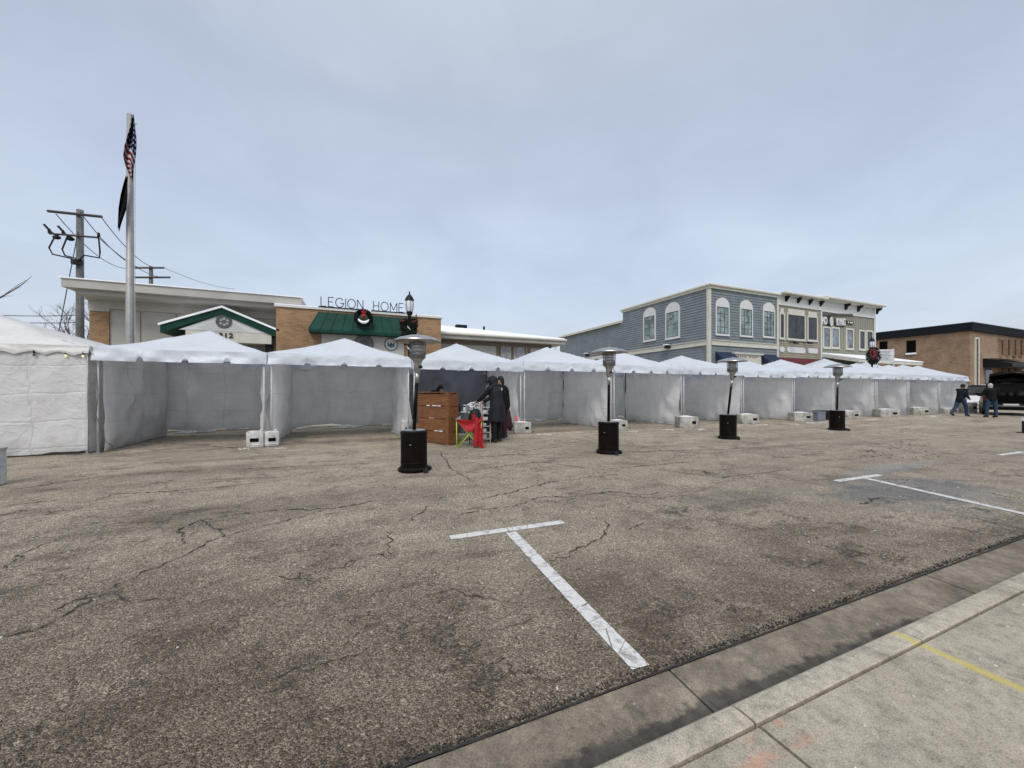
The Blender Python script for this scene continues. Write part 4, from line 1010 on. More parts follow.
for px in (789.5, 803.5):
    u = S(px, TBL); zz = Z(343.5, u, TBL); q = MB(); q.tube([(u, TBL-.02, zz+.05), (u, TBL-.4, zz+.1), (u, TBL-.5, zz)], .03, 6).tube([(u-.22, TBL-.45, zz), (u+.05, TBL-.5, zz-.02)], .07, 8).tube([(u+.1, TBL-.45, zz), (u+.3, TBL-.5, zz-.02)], .06, 8); q.build('sign_lamp', M_BLACK, tb, world=True)

TS = TBL+.55
s5 = S(874.5, TS); s4b = s4+.005
zt4 = Z(297.5, s4, TS)
sb = thing('sage_storefront', 'sage board and batten storefront with white cornice and round logo sign', 'building', (s4b, TS, 0))
plG = Plane('F', TS)
w = MB(); w.box(s4b, s5, TS, TS+12, 0, zt4-.1); battens(w, plG, s4b, s5, 0, zt4-1.1, .38); w.build('wall', M_SAGE, sb, world=True)
w = MB(); plG.box(w, s4b, s5+.02, .003, .06, zt4-1.1, zt4-.2); plG.box(w, s4b, s5+.05, .061, .10, zt4-1.15, zt4-1.05); plG.box(w, s5-.2, s5+.03, .04, .09, 0, zt4-1.16)
for i in range(3): plG.box(w, s4b, s5+.02, .0605, .075, zt4-.85+i*.22, zt4-.83+i*.22)
w.build('frieze', M_WHITE, sb, world=True)
w = MB(); plG.box(w, s4b, s5+.5, -.5, .7, zt4-.09, zt4+.03); plG.box(w, s4b, s5+.3, .003, .5, zt4-.19, zt4-.091); w.build('cornice', M_CREAM, sb, world=True)
w = MB(); plG.box(w, s4b, s5+.48, -12, .69, zt4+.032, zt4+.07); w.build('roof_snow', M_SNOW, sb, world=True)
for px in (844.5, 857, 875.5):
    q = MB(); u = S(px, TS); q.prism([(TS-.076, zt4-.2), (TS-.076, zt4-.72), (TS-.16, zt4-.68), (TS-.22, zt4-.45), (TS-.45, zt4-.36), (TS-.45, zt4-.2)], 'x', u-.13, u+.13); q.build('bracket', M_BLACK, sb, world=True)
for a, b_, ya, yb in ((823.3, 829, 328.3, 346.7), (831.6, 837.8, 328.8, 346.9), (846.3, 852, 330, 348), (859.3, 863.8, 331.5, 348.7), (866.5, 871.6, 332, 349)):
    u0, u1 = S(a, TS), S(b_, TS); um = (u0+u1)/2; window(sb, plG, u0, u1, Z(yb, um, TS), Z(ya, um, TS), .15, M_CREAM, glass('pale_glass', (.07, .085, .1), .08) if a < 850 else M_GLASS, mv=0, mh=0)
ys = TS-.12
u = S(824.0, ys); zz = Z(323.9, u, ys); textmesh('sign_letter', 'O', .88, M_WHITE, sb, (u, ys, zz), .04, .03, sx=.62)
u = S(821.6, ys); zz = Z(323.8, u, ys); textmesh('sign_letter', 'H', .88, M_WHITE, sb, (u, ys, zz), .04, .03, sx=.6)
for ch, px in (('K', 836.2), ('I', 839.1), ('N', 840.3), ('G', 842.8)):
    u = S(px, ys); zz = Z(324.9, u, ys); textmesh('sign_letter', ch, .84, M_WHITE, sb, (u, ys, zz), .04, .03, sx=.62)
q = MB(); u = S(836, ys); plG.box(q, u, S(845.4, ys), .045, .075, Z(326.0, u, ys), Z(325.2, u, ys)); plG.box(q, S(835.4, ys), S(836.1, ys), .045, .075, Z(325.6, u, ys), Z(318.2, u, ys)); q.build('sign_backing', M_BLACK, sb, world=True)
u = S(829.7, ys); zz = Z(321, u, ys); q = MB(); disc(q, u, ys+.02, zz, .48); lo = q.build('round_logo', M_BLACK, sb, world=True)
q = MB(); q.prism([(u+.22+.23*math.cos(2*math.pi*k/24), zz-.03+.40*math.sin(2*math.pi*k/24)) for k in range(24)], 'y', ys-.04, ys+.01); q.build('logo_face', M_WHITE, lo, world=True)
q = MB(); q.tube([(u+.12, ys-.05, zz+.1), (u+.32, ys-.05, zz+.12)], .02, 5).tube([(u+.1, ys-.05, zz-.15), (u+.22, ys-.05, zz-.22), (u+.34, ys-.05, zz-.13)], .018, 5).tube([(u+.22, ys-.05, zz+.05), (u+.22, ys-.05, zz-.08)], .018, 5); q.build('logo_marks', mat('logo_grey', (.3, .3, .3), .7, .1), lo, world=True)
u0, u1 = S(846, ys), S(853.6, ys); zz1 = Z(320.6, u0, ys); zz0 = Z(323.6, u0, ys)
q = MB(); plG.box(q, u0, u1, .05, .12, zz0, zz1); po = q.build('small_sign_plate', M_BLACK, sb, world=True)
q = MB(); q.ell((u0+.35, ys-.01, (zz0+zz1)/2), (.09, .02, .08)); plG.box(q, u0+.6, u1-.12, .121, .13, (zz0+zz1)/2-.06, (zz0+zz1)/2+.06); q.build('plate_lettering', M_WHITE, po, world=True)
q = MB(); random.seed(3); u = S(822.5, ys)
for i in range(30):
    uu = u+i*.155; zz = Z(315.8, uu, ys); hgt = random.uniform(.12, .3)
    q.tube([(uu, ys, zz+.2), (uu+.06, ys, zz-hgt*.3), (uu+.13, ys, zz+.1+hgt*.3)], .022, 4)
q.build('script_line', mat('script_grey', (.09, .09, .085), .7, .3), sb, world=True)
# snowy porch roof in front of the recessed sage front
pr = MB(); zp1 = Z(353.2, s4, TS); pr.prism([(TS-.04, zp1), (TS-3.2, zp1-.75), (TS-3.2, zp1-1.0), (TS-.04, zp1-.25)], 'x', s4b+.02, s5+.5); pp = pr.build('porch_roof', M_CREAM, sb, world=True)
pr = MB(); pr.prism([(TS-.04, zp1+.09), (TS-3.24, zp1-.66), (TS-3.24, zp1-.745), (TS-.04, zp1+.005)], 'x', s4b+.02, s5+.52); pr.build('porch_snow', M_SNOW, pp, world=True)
for sx in (s4b+.3, (s4b+s5)/2, s5+.4): MB().box(sx-.1, sx+.1, TS-3.1, TS-2.9, 0, zp1-1.0).build('porch_post', M_CREAM, sb, world=True)

# ---- Brown brick building
TK = 20.0
sk = S(970, TK); zk = Z(322.5, sk, TK); zk0 = Z(330.8, sk, TK)
kb = thing('brick_office', 'brown brick two storey office with black roof band at the right edge', 'building', (sk, TK, 0))
MB().box(sk, sk+48, TK, TK+26, 0, zk0).build('wall', M_BRICKB, kb, world=True)
MB().box(sk-.25, sk+48.2, TK-.25, TK+26.2, zk0+.002, zk-.05).build('roof_band', M_ROOFD, kb, world=True)
MB().box(sk-.3, sk+48.2, TK-.3, TK+26.3, zk-.049, zk+.03).build('roof_flashing', mat('dark_teal_flashing', (.05, .08, .09), .5, .1), kb, world=True)
plK = Plane('S', sk); plL = Plane('F', TK)
for a, b_, ya, yb in ((906.5, 916, 340.5, 352.8), (879.5, 887.5, 341.5, 350)):
    u1, u0 = T(a, sk), T(b_, sk); um = (u0+u1)/2; z0, z1 = Z(yb, sk, um), Z(ya, sk, um)
    q = MB(); plK.box(q, u0, u1, .004, .02, z0, z1); f = q.build('window', M_HOLE, kb, world=True)
    q = MB(); plK.box(q, u0-.05, u1+.05, .004, .16, z0-.22, z0-.01); q.build('snowy_sill', M_SNOW, f, world=True)
u0, u1 = S(975, TK), S(977.3, TK); q = MB(); plL.box(q, u0-.22, u0, .0, .12, 0, Z(337.5, u0, TK)); plL.box(q, u1, u1+.22, .0, .12, 0, Z(337.5, u0, TK)); plL.box(q, u0, u1, .0, .12, Z(339, u0, TK), Z(337.5, u0, TK)); f = q.build('slit_window', M_CREAM, kb, world=True)
q = MB(); plL.box(q, u0, u1, .01, .03, .5, Z(339.2, u0, TK)); q.build('pane', M_HOLE, f, world=True)
for a, b_ in ((998.8, 1002.4), (1005.3, 1009.2), (1011.8, 1015.4), (1017.8, 1021.6), (1025, 1029), (1033, 1037)):
    u0, u1 = S(a, TK), S(b_, TK)
    for ya, yb in ((339.3, 355.5), (368.5, 375.5)):
        z0, z1 = Z(yb, u0, TK), Z(ya, u0, TK); q = MB(); plL.box(q, u0-.07, u0, 0, .2, z0-.1, z1+.1); plL.box(q, u1, u1+.07, 0, .2, z0-.1, z1+.1); plL.box(q, u0, u1, 0, .2, z0-.1, z0)
        f = q.build('window', M_BRICKB, kb, world=True); q = MB(); plL.box(q, u0, u1, .01, .03, z0+.001, z1); q.build('pane', M_GLASS, f, world=True)
u0, u1 = S(984, TK-.1), S(1018, TK-.1); z1 = Z(358.5, u0, TK); z0 = Z(367.5, u0, TK)
q = MB(); q.prism([(TK-.01, z1), (TK-.01, z0), (TK-2.2, z0), (TK-2.2, z0+.35)], 'x', u0, u1); f = q.build('entrance_awning', M_BLACK, kb, world=True)
q = MB(); q.add([(u0+.1, TK-.02, z1+.03), (u1-1.8, TK-.02, z1+.03), (u1-2.6, TK-1.2, z0+.95), (u0+.3, TK-1.1, z0+1.0)], [(0, 1, 2, 3)]); q.build('awning_snow', M_SNOW, f, world=True)
q = MB(); plL.box(q, S(985, TK), S(992, TK), .0, .04, 0, z0-.1); q.build('entrance_glazing', M_GLASS, kb, world=True)

# ---- distant roofs
r = thing('distant_house', 'dark roofed low house seen past the left end of the beige hall', 'house', (S(70, 34), 34, 0))
a, b_ = S(48, 34), S(95, 34); zz = Z(334, a, 34)
MB().box(a+.4, b_+2, 34.5, 42, 0, zz-1).build('wall', mat('far_wall', (.12, .11, .10), .8, .2), r, world=True)
MB().prism([(34, zz-1.0), (38, zz), (42.5, zz-1.0)], 'x', a, b_+2.5).build('roof', M_ROOFD, r, world=True)

# ================================================================== FLAGPOLE, FLAGS
tf = 15.9; sf = S(130, tf); ztop = Z(114.5, sf, tf)
fp = thing('flagpole', 'tall tapered grey flagpole standing behind the first open tent', 'flagpole', (sf, tf, 0))
MB().tube([(0, 0, 0), (0, 0, 2), (0, 0, ztop)], [.108, .108, .078], 16).build('pole', mat('galvanised_pole', (.30, .30, .29), .5, .18, 2.5, metal=.3), fp, smooth=True)
MB().lathe([(.25, 0), (.25, .08), (.16, .12)], seg=20).build('base_collar', M_STEEL, fp, autosm=True)
MB().tube([(.16, -.1, 1.0), (.16, -.1, ztop-.35)], .008, 5).tube([(.05, -.05, ztop-.3), (.2, -.12, ztop-.32)], .02, 6).build('halyard', M_ALU, fp)
def flag_mat():
    m, t, b = nt('striped_flag')
    uv = t.nodes.new('ShaderNodeUVMap'); sp = t.nodes.new('ShaderNodeSeparateXYZ'); L(t, uv.outputs[0], sp.inputs[0])
    u, v = sp.outputs[0], sp.outputs[1]
    w_ = math_(t, 'SUBTRACT', v, math_(t, 'MULTIPLY', u, .20))
    st = math_(t, 'LESS_THAN', math_(t, 'FRACT', math_(t, 'MULTIPLY', w_, 10.0)), .5)
    c = mixc(t, st, (.50, .47, .48), (.16, .008, .02))
    can = math_(t, 'LESS_THAN', w_, .36)
    du = math_(t, 'SUBTRACT', math_(t, 'FRACT', math_(t, 'MULTIPLY', u, 5)), .5); dv = math_(t, 'SUBTRACT', math_(t, 'FRACT', math_(t, 'MULTIPLY', v, 14)), .5)
    star = math_(t, 'LESS_THAN', math_(t, 'ADD', math_(t, 'MULTIPLY', du, du), math_(t, 'MULTIPLY', dv, dv)), .06)
    c = mixc(t, can, c, mixc(t, star, (.006, .008, .035), (.4, .4, .45)))
    L(t, c, b.inputs['Base Color']); b.inputs['Roughness'].default_value = .9; b.inputs['Specular IOR Level'].default_value = .1; return m
def flag(name, label, prof, m, ripple):
    # limp cloth gathered on the halyard: prof = (image row, left, right) of the hanging folds
    nu, nv = 30, 40; uv = []
    sc_ = (sf*SI+tf*CO)/F
    def f(u, v):
        k = v*(len(prof)-1); i = min(int(k), len(prof)-2); a = k-i
        y, l, r_ = [prof[i][q]*(1-a)+prof[i+1][q]*a for q in range(3)]
        d = -.26-.09*math.sin(u*9+v*4)*ripple; x = (l+(r_-l)*u-512)*(sc_+d/F)-(130-512)*sc_
        return (x*CO+d*SI, -x*SI+d*CO, Z(y, sf, tf)+.05*math.sin(u*6)*v)
    mb = MB().grid(f, nu, nv); uv = [(i/nu, j/nv) for j in range(nv+1) for i in range(nu+1)]
    o = mb.build(name, m, None, smooth=True, uv=uv); o.location = (sf, tf, 0); return tag(o, label, 'flag')
flag('national_flag', 'limp stars and stripes flag at the top of the flagpole', [(122, 131.5, 134), (132, 130.5, 135), (142, 127.5, 136.5), (152, 124.5, 136.5), (162, 123, 135.5), (170, 125, 134), (177, 128.5, 133.5), (184, 131, 133)], flag_mat(), 1)
flag('black_flag', 'limp black flag hanging below the striped flag, left of the pole', [(181, 125.5, 128), (190, 123, 127.5), (200, 120.5, 127.5), (212, 118.5, 126.5), (222, 118, 123), (233, 117.5, 119.5)], mat('black_nylon', (.006, .006, .0065), .8, .2, spec=.1), .6)

# ================================================================== UTILITY POLES AND WIRES
def upole(px, t_, ytop, r_, label, arms, dirv):
    s_ = S(px, t_); zt = Z(ytop, s_, t_)
    r = thing('utility_pole', label, 'utility pole', (s_, t_, 0), 0, 'wooden utility poles')
    MB().tube([(0, 0, 0), (0, 0, zt)], [r_*1.3, r_], 12).build('pole', M_WOODP, r, smooth=True)
    pts = []
    for (y, pa, pb, sag, th) in arms:
        zc = Z(y, s_, t_); la = (px-pa)*(zc-H)/((HY-y)/1)*1.0; Yc = s_*SI+t_*CO
        a = Vector((-(px-pa)/F*Yc*CO, (px-pa)/F*Yc*SI, zc-s_*0+sag)); b = Vector(((pb-px)/F*Yc*CO, -(pb-px)/F*Yc*SI, zc-sag))
        n = Vector((-SI, -CO, 0))*-0+Vector((-.39*0, -(r_+.06), 0)); a += n; b += n
        MB().tube([a, b], th, 4).build('crossarm', mat('weathered_arm', (.07, .06, .055), .9, .2), r)
        pts.append((a+Vector((s_, t_, 0)), b+Vector((s_, t_, 0)), Vector((s_, t_, zc))))
    return r, pts
up1, a1 = upole(80, 26, 210, .13, 'tall wooden utility pole with two crossarms and drooping cables, left of the flagpole', [(215.5, 50.5, 104, .14, .07), (237, 52, 101, .10, .05)], None)
w0 = wloc(up1)
def ins(pos, h=.22):
    m = MB(); m.lathe([(.05, 0), (.07, .03), (.04, .06), (.07, .09), (.04, .13), (.06, .16), (.03, h)], pos, 8); return m
A, B, C = a1[1]
for p in (A, A.lerp(C, .45), B):
    q = p-w0; ins((q.x, q.y, q.z+.03)).build('insulator', M_BLACK, up1)
for i, fr_ in enumerate((.05, .5)):
    p = A.lerp(C, fr_+.1)-w0; q = MB(); q.tube([(p.x-.35, p.y, p.z+.42), (p.x-.1, p.y, p.z+.08), (p.x+.15, p.y, p.z-.08)], .05, 6).ell((p.x+.1, p.y, p.z-.15), (.16, .1, .1)); q.build('cutout_fuse', M_BLACK, up1)
zj = Z(263, w0.x, w0.y)
for p, out in ((A.lerp(C, .22), -.25), (A.lerp(C, .6), -.2), (B, .05)):
    q = p-w0; MB().tube([(q.x, q.y, q.z), (q.x+out, q.y, q.z-.7), (q.x+out*.5, q.y, q.z-1.0), (q.x*.45, q.y, zj+.25), (0, -.2, zj)], .035, 5).build('jumper_cable', M_BLACK, up1, smooth=True)
MB().box(-.2, .2, -.3, -.15, zj-.15, zj+.1).build('junction_clamp', M_BLACK, up1)
up2, a2 = upole(151, 46, 266.5, .15, 'smaller distant utility pole with two crossarms behind the hall roof', [(268.5, 135, 165, .0, .09), (278, 135, 171, .0, .09)], None)
up3_s, up3_t = S(215, 75), 75
def wire(p, q, sag, label, r_=.022, n=16, grp='overhead power lines'):
    p = Vector(p); q = Vector(q); pts = [p.lerp(q, i/n)-Vector((0, 0, sag*4*(i/n)*(1-i/n))) for i in range(n+1)]
    return tag(MB().tube(pts, r_, 5).build('power_line', M_WIRE), label, 'power line', grp)
A1, B1, C1 = a1[0]; A2, B2, C2 = a2[0]
wire(B1+Vector((0, 0, -.05)), B2, .8, 'power line from the right end of the top crossarm to the smaller pole')
wire(C1+Vector((.1, -.2, .1)), C2+Vector((0, 0, .05)), .9, 'power line from the middle of the top crossarm to the smaller pole')
wire(A1+Vector((.3, 0, -.1)), A2, .9, 'power line from the left end of the top crossarm to the smaller pole')
wire(a1[1][1], a2[1][1], .6, 'lower power line from the second crossarm to the smaller pole')
wire(B2, (S(235, 75), 75, Z(289, S(235, 75), 75)), .4, 'power line running on beyond the smaller pole to the right')
yw = 30
for y0, y1, lab in ((312, 314.5, 'upper of the two thin lines left of the tall utility pole'), (318, 322, 'lower of the two thin lines left of the tall utility pole')):
    a = (S(-60, yw), yw, Z(y0-1.5, S(-60, yw), yw)); q = (w0.x, w0.y+.1, Z(y1, w0.x, w0.y)); wire(a, q, .15, lab, .02)
wire((w0.x, w0.y, Z(222, w0.x, w0.y)), (S(48, 24), 24, Z(332, S(48, 24), 24)-2.5), 0, 'guy wire slanting down left from the tall utility pole', .02)

# ================================================================== BARE TREES
def bare_tree(label, s_, t_, h, seed, spread=.5, group='bare winter trees', r0=None, depth=5, lean=(0, 0)):
    rnd = random.Random(seed)
    r = thing('bare_tree', label, 'tree', (s_, t_, 0), 0, group)
    tk = MB(); cr_ = MB(); r0 = r0 or h*.022
    def br(p, d, ln, rad, dep, m):
        pts = [p]; dd = d.copy(); k = 4
        for i in range(k):
            dd = (dd+Vector((rnd.gauss(0, .13), rnd.gauss(0, .13), rnd.gauss(0, .06)+.03))).normalized(); pts.append(pts[-1]+dd*ln/k)
        m.tube(pts, [rad*(1-.45*i/k) for i in range(k+1)], 5 if dep > 2 else 3, cap=False)
        if dep <= 0: return
        for i in range(rnd.choice((3, 4)) if dep > 1 else 4):
            j = rnd.randint(2, k); q = pts[j]
            ax = Vector((rnd.gauss(0, 1), rnd.gauss(0, 1), rnd.gauss(0, .4))).normalized()
            nd = (dd+ax*spread*rnd.uniform(.7, 1.5)).normalized(); br(q, nd, ln*rnd.uniform(.55, .8), rad*.55*(1-.3*(j < 3)), dep-1, cr_)
    br(Vector((0, 0, 0)), Vector((lean[0], lean[1], 1)).normalized(), h*.32, r0, depth, tk)
    tk.build('trunk', M_BARK, r, smooth=True); cr_.build('crown', M_BARK, r)
    return r
def tree_at(px, ytop, t_, label, seed, **k):
    s_ = S(px, t_); bare_tree(label, s_, t_, max(4, Z(ytop, s_, t_)), seed, **k)
tree_at(88, 303, 34, 'bare tree just right of the tall utility pole, behind the hall corner', 11)
tree_at(118, 262, 55, 'bare tree top behind the hall roof, left of the flagpole', 12)
tree_at(64, 312, 50, 'small bare tree left of the tall utility pole', 13)
tree_at(546, 322, 60, 'bare tree top above the end of the snowy low wing', 14)
tree_at(700, 330, 70, 'bare tree hidden behind the blue building', 18)
tree_at(1060, 300, 85, 'bare tree beyond the brown brick office', 19)
# tree at the left edge: only a branch reaches into view
r = thing('bare_tree', 'bare tree outside the left edge, one thin branch reaching into view', 'tree', (S(-90, 15), 15, 0), 0, 'bare winter trees')
s0 = S(-90, 15); MB().tube([(0, 0, 0), (0, 0, 3), (.1, 0, 6)], [.2, .15, .08], 8).build('trunk', M_BARK, r, smooth=True)
q = MB()
def bp(px, py, t_=15.0): s_ = S(px, t_); return Vector((s_-s0, t_-15, Z(py, s_, t_)))
q.tube([Vector((0, 0, 3.2)), bp(-40, 322), bp(-10, 303), bp(12, 291), bp(24, 283), bp(32, 276)], [.05, .03, .022, .014, .01, .004], 5)
q.tube([bp(-12, 304), bp(5, 296), bp(14, 296)], [.012, .008, .003], 4).tube([bp(4, 295), bp(18, 285), bp(26, 280)], [.01, .007, .003], 4).tube([bp(12, 291), bp(22, 286)], [.008, .003], 4)
q.build('branch', M_BARK, r)

# ================================================================== PEOPLE
def limb(m, pts, rads, seg=12): m.tube(pts, rads, seg); [m.ell(p, (r, r, r), 10, 6) for p, r in zip(pts, rads)]
def hand(m, w, d, up=Vector((0, 0, 1)), curl=.4):
    """palm + four fingers + thumb, from wrist w along direction d"""
    d = Vector(d).normalized(); sd = d.cross(up).normalized() if abs(d.dot(up)) < .95 else Vector((1, 0, 0)); nn = sd.cross(d).normalized()
    w = Vector(w); m.tube([w, w+d*.05, w+d*.09], [.026, .034, .03], 10, sx=1.25)
    for i, ln in enumerate((.065, .078, .072, .055)):
        b0 = w+d*.085+sd*(-.030+.020*i); k1 = b0+d*ln*.5-nn*curl*.01; k2 = k1+(d-nn*curl).normalized()*ln*.5
        m.tube([b0, k1, k2], [.0095, .0088, .007], 6)
    b0 = w+d*.03-sd*.03; m.tube([b0, b0+(d-sd*1.0).normalized()*.035, b0+(d-sd*.7).normalized()*.065], [.012, .011, .008], 6)
def person(label, loc, rot, J, jacket, trousers, hairm, coat=False, hood=False, cap=None, sleeve=None, group=None, hgt=1.72, gloves=None, bald=False):
    r = thing('person', label, 'person', loc, rot, group)
    V = {k: Vector(v) for k, v in J.items()}
    b = MB()
    hd = V['head']; nk = V['neck']; fw = V.get('face', Vector((0, 1, 0))).normalized()
    rotm = Vector((0, 1, 0)).rotation_difference(fw).to_matrix()
    b.ell(hd, (.075, .095, .115), 20, 14, rotm)
    b.ell(hd+rotm @ Vector((0, .055, -.055)), (.052, .045, .05), 12, 8, rotm)
    b.tube([hd+rotm @ Vector((0, .09, .012)), hd+rotm @ Vector((0, .112, -.02))], [.010, .017], 8)
    for sx in (-1, 1):
        b.ell(hd+rotm @ Vector((sx*.078, 0, -.01)), (.012, .022, .032), 8, 6, rotm); b.ell(hd+rotm @ Vector((sx*.03, .082, .02)), (.016, .012, .010), 8, 5, rotm)
    b.tube([nk-Vector((0, 0, .05)), nk+Vector((0, 0, .04)), hd-Vector((0, 0, .04))], [.062, .055, .052], 12)
    limb(b, [V['pelvis'], V['waist'], V['chest'], nk-Vector((0, 0, .06))], [.13, .115, .135, .08])
    for sd_ in 'LR':
        limb(b, [V['sh'+sd_], V['el'+sd_], V['wr'+sd_]], [.048, .038, .027]); limb(b, [V['hip'+sd_], V['kn'+sd_], V['an'+sd_]], [.078, .052, .038])
        limb(b, [nk-Vector((0, 0, .05)), V['sh'+sd_]], [.06, .05])
        hand(b, V['wr'+sd_], V['wr'+sd_]-V['el'+sd_])
        ft = V['an'+sd_]; b.tube([ft, ft+V.get('ft'+sd_, Vector((0, .16, -.04)))], [.038, .03], 8)
    b.build('body', gloves or M_SKIN, r, remesh=.009)
    # jacket
    j = MB()
    limb(j, [V['pelvis']+Vector((0, 0, -.02)), V['waist'], V['chest'], nk-Vector((0, 0, .05))], [.175, .165, .18, .10], 16)
    for sd_ in 'LR':
        limb(j, [nk-Vector((0, 0, .08)), V['sh'+sd_]], [.09, .078])
        if sleeve is None: limb(j, [V['sh'+sd_], V['el'+sd_], V['wr'+sd_]], [.078, .064, .048])
    if coat:
        kn = (V['knL']+V['knR'])/2; hp = V['pelvis']; j.tube([V['waist'], hp, hp.lerp(kn, .5), kn+Vector((0, 0, .04))], [.17, .19, .215, .235], 20)
    j.tube([nk-Vector((0, 0, .06)), nk+Vector((0, 0, .03))], [.095, .08], 14)
    j.build('jacket' if not coat else 'long_coat', jacket, r, remesh=.016)
    if sleeve is not None:
        for sd_ in 'LR':
            s_ = MB(); limb(s_, [V['sh'+sd_], V['el'+sd_], V['wr'+sd_]], [.075, .06, .045]); s_.build('sleeve', sleeve, r, remesh=.014)
    tr_ = MB()
    limb(tr_, [V['pelvis'], V['pelvis']-Vector((0, 0, .06))], [.155, .15], 14)
    for sd_ in 'LR': limb(tr_, [V['hip'+sd_], V['kn'+sd_], V['an'+sd_]+Vector((0, 0, .02))], [.105, .076, .062])
    tr_.build('trousers', trousers, r, remesh=.016)
    for sd_ in 'LR':
        ft = V['an'+sd_]; s_ = MB(); d_ = V.get('ft'+sd_, Vector((0, .16, -.04)))
        s_.tube([ft+Vector((0, 0, .06)), ft-Vector((0, 0, .02)), ft+d_*.5+Vector((0, 0, .0)), ft+d_, ft+d_*1.25], [.055, .055, .05, .045, .03], 10); s_.ell(ft-d_*.2-Vector((0, 0, .035)), (.045, .055, .04)); s_.build('shoe', M_SHOE, r, remesh=.012)
    h = MB()
    if hood:
        h.ell(hd+Vector((0, -.02, .0)), (.125, .135, .155), 18, 12, rotm); h.tube([hd-Vector((0, .03, .05)), nk-Vector((0, .05, .04))], [.11, .12], 14); h.build('hood', hairm, r, remesh=.016)
        f = MB(); random.seed(4); ring_ = [hd+rotm @ Vector((.10*math.cos(a*.4), .10, .02+.125*math.sin(a*.4))) for a in range(16)]
        for q in ring_: leaf_clump(f, q, .035, 14, .016)
        f.build('fur_trim', M_HAIR, r)
    elif cap is not None:
        h.ell(hd+rotm @ Vector((0, -.015, .04)), (.09, .11, .095), 16, 10, rotm); h.tube([hd+rotm @ Vector((0, .06, .06)), hd+rotm @ Vector((0, .16, .045))], [.05, .03], 8); h.build('cap', cap, r, remesh=.014)
        h = MB().ell(hd+rotm @ Vector((0, -.03, -.02)), (.083, .085, .075), 14, 8, rotm); h.build('hair', hairm, r, smooth=True)
    else:
        h.ell(hd+rotm @ Vector((0, -.022, .022)), (.088, .098, .115), 18, 12, rotm); h.ell(hd+rotm @ Vector((0, -.05, -.06)), (.075, .055, .07), 12, 8, rotm); h.build('hair', hairm, r, remesh=.012)
    return r
def pose(**k):
    J = dict(pelvis=(0, 0, .93), waist=(0, .0, 1.08), chest=(0, .0, 1.30), neck=(0, 0, 1.46), head=(0, .03, 1.60), shL=(-.19, 0, 1.40), shR=(.19, 0, 1.40), elL=(-.25, -.02, 1.12), elR=(.25, -.02, 1.12),
             wrL=(-.25, .08, .88), wrR=(.25, .08, .88), hipL=(-.09, 0, .90), hipR=(.09, 0, .90), knL=(-.10, .02, .50), knR=(.10, .02, .50), anL=(-.10, 0, .09), anR=(.10, 0, .09))
    J.update(k); return J
g = G(497, 442.5)
person('person in a long dark navy parka reaching over the vendor table, seen from behind', (*g, 0), -YAW+R(55), pose(waist=(0, .02, 1.08), chest=(0, .06, 1.29), neck=(0, .10, 1.44), head=(0, .15, 1.565), shL=(-.18, .09, 1.38), shR=(.18, .09, 1.38),
       elL=(-.22, .28, 1.17), elR=(.2, .3, 1.16), wrL=(-.14, .50, 1.06), wrR=(.12, .52, 1.04), face=(0, .9, -.35)), M_NAVY, M_BLACK, M_NAVY, coat=True, hood=True)
g = G(504, 438.5)
person('person with black hair, dark vest and white sleeves behind the parka wearer', (*g, 0), -YAW+R(75), pose(chest=(0, .04, 1.31), neck=(0, .07, 1.47), head=(0, .11, 1.60), shL=(-.18, .05, 1.41), shR=(.18, .05, 1.41), elL=(-.24, .1, 1.13), elR=(.24, .08, 1.13), wrL=(-.2, .34, 1.08), wrR=(.2, .3, 1.02), face=(0, .9, -.3)), M_DJACK, mat('dark_wine_cloth', (.03, .008, .012), .85, .3, 10), M_HAIR, sleeve=M_WSHIRT)
g = (S(427, 12.0), 12.0)
person('person with black hair bending down behind the plank crate, only the head showing', (*g, 0), -YAW+R(-60), pose(waist=(0, .1, 1.05), chest=(0, .24, 1.18), neck=(0, .34, 1.28), head=(0, .43, 1.37), shL=(-.19, .3, 1.22), shR=(.19, .3, 1.22), elL=(-.22, .45, .92), elR=(.22, .45, .92), wrL=(-.16, .62, .82), wrR=(.16, .62, .82), face=(0, .8, -.6)), M_DJACK, M_BLACK, M_HAIR)
g = G(960.5, 416.3)
person('person in dark jacket, cap and jeans striding towards the car, arm stretched out', (*g, 0), -YAW+R(-82), pose(pelvis=(0, 0, .90), waist=(0, .03, 1.05), chest=(0, .08, 1.28), neck=(0, .12, 1.44), head=(0, .17, 1.57), shL=(-.18, .1, 1.38), shR=(.18, .1, 1.38),
       elL=(-.2, .38, 1.33), wrL=(-.14, .62, 1.32), elR=(.24, .0, 1.12), wrR=(.22, .18, .96), hipL=(-.09, 0, .88), hipR=(.09, 0, .88), knL=(-.1, -.14, .50), anL=(-.1, -.42, .16), knR=(.1, .2, .50), anR=(.1, .22, .09), ftL=(0, .13, -.1)), M_GJACK, M_DENIM, M_HAIR, cap=M_BLACK)
g = G(991.5, 417.6)
person('grey haired person in dark jacket and jeans standing at the open car tailgate', (*g, 0), -YAW+R(-20), pose(elL=(-.3, .1, 1.12), wrL=(-.26, .32, 1.1), elR=(.3, .1, 1.12), wrR=(.26, .32, 1.1), chest=(0, .03, 1.3), head=(0, .1, 1.58), neck=(0, .05, 1.45), knL=(-.16, .02, .5), anL=(-.17, 0, .09), knR=(.16, .02, .5), anR=(.17, 0, .09)), M_DJACK, M_DENIM, M_GHAIR)

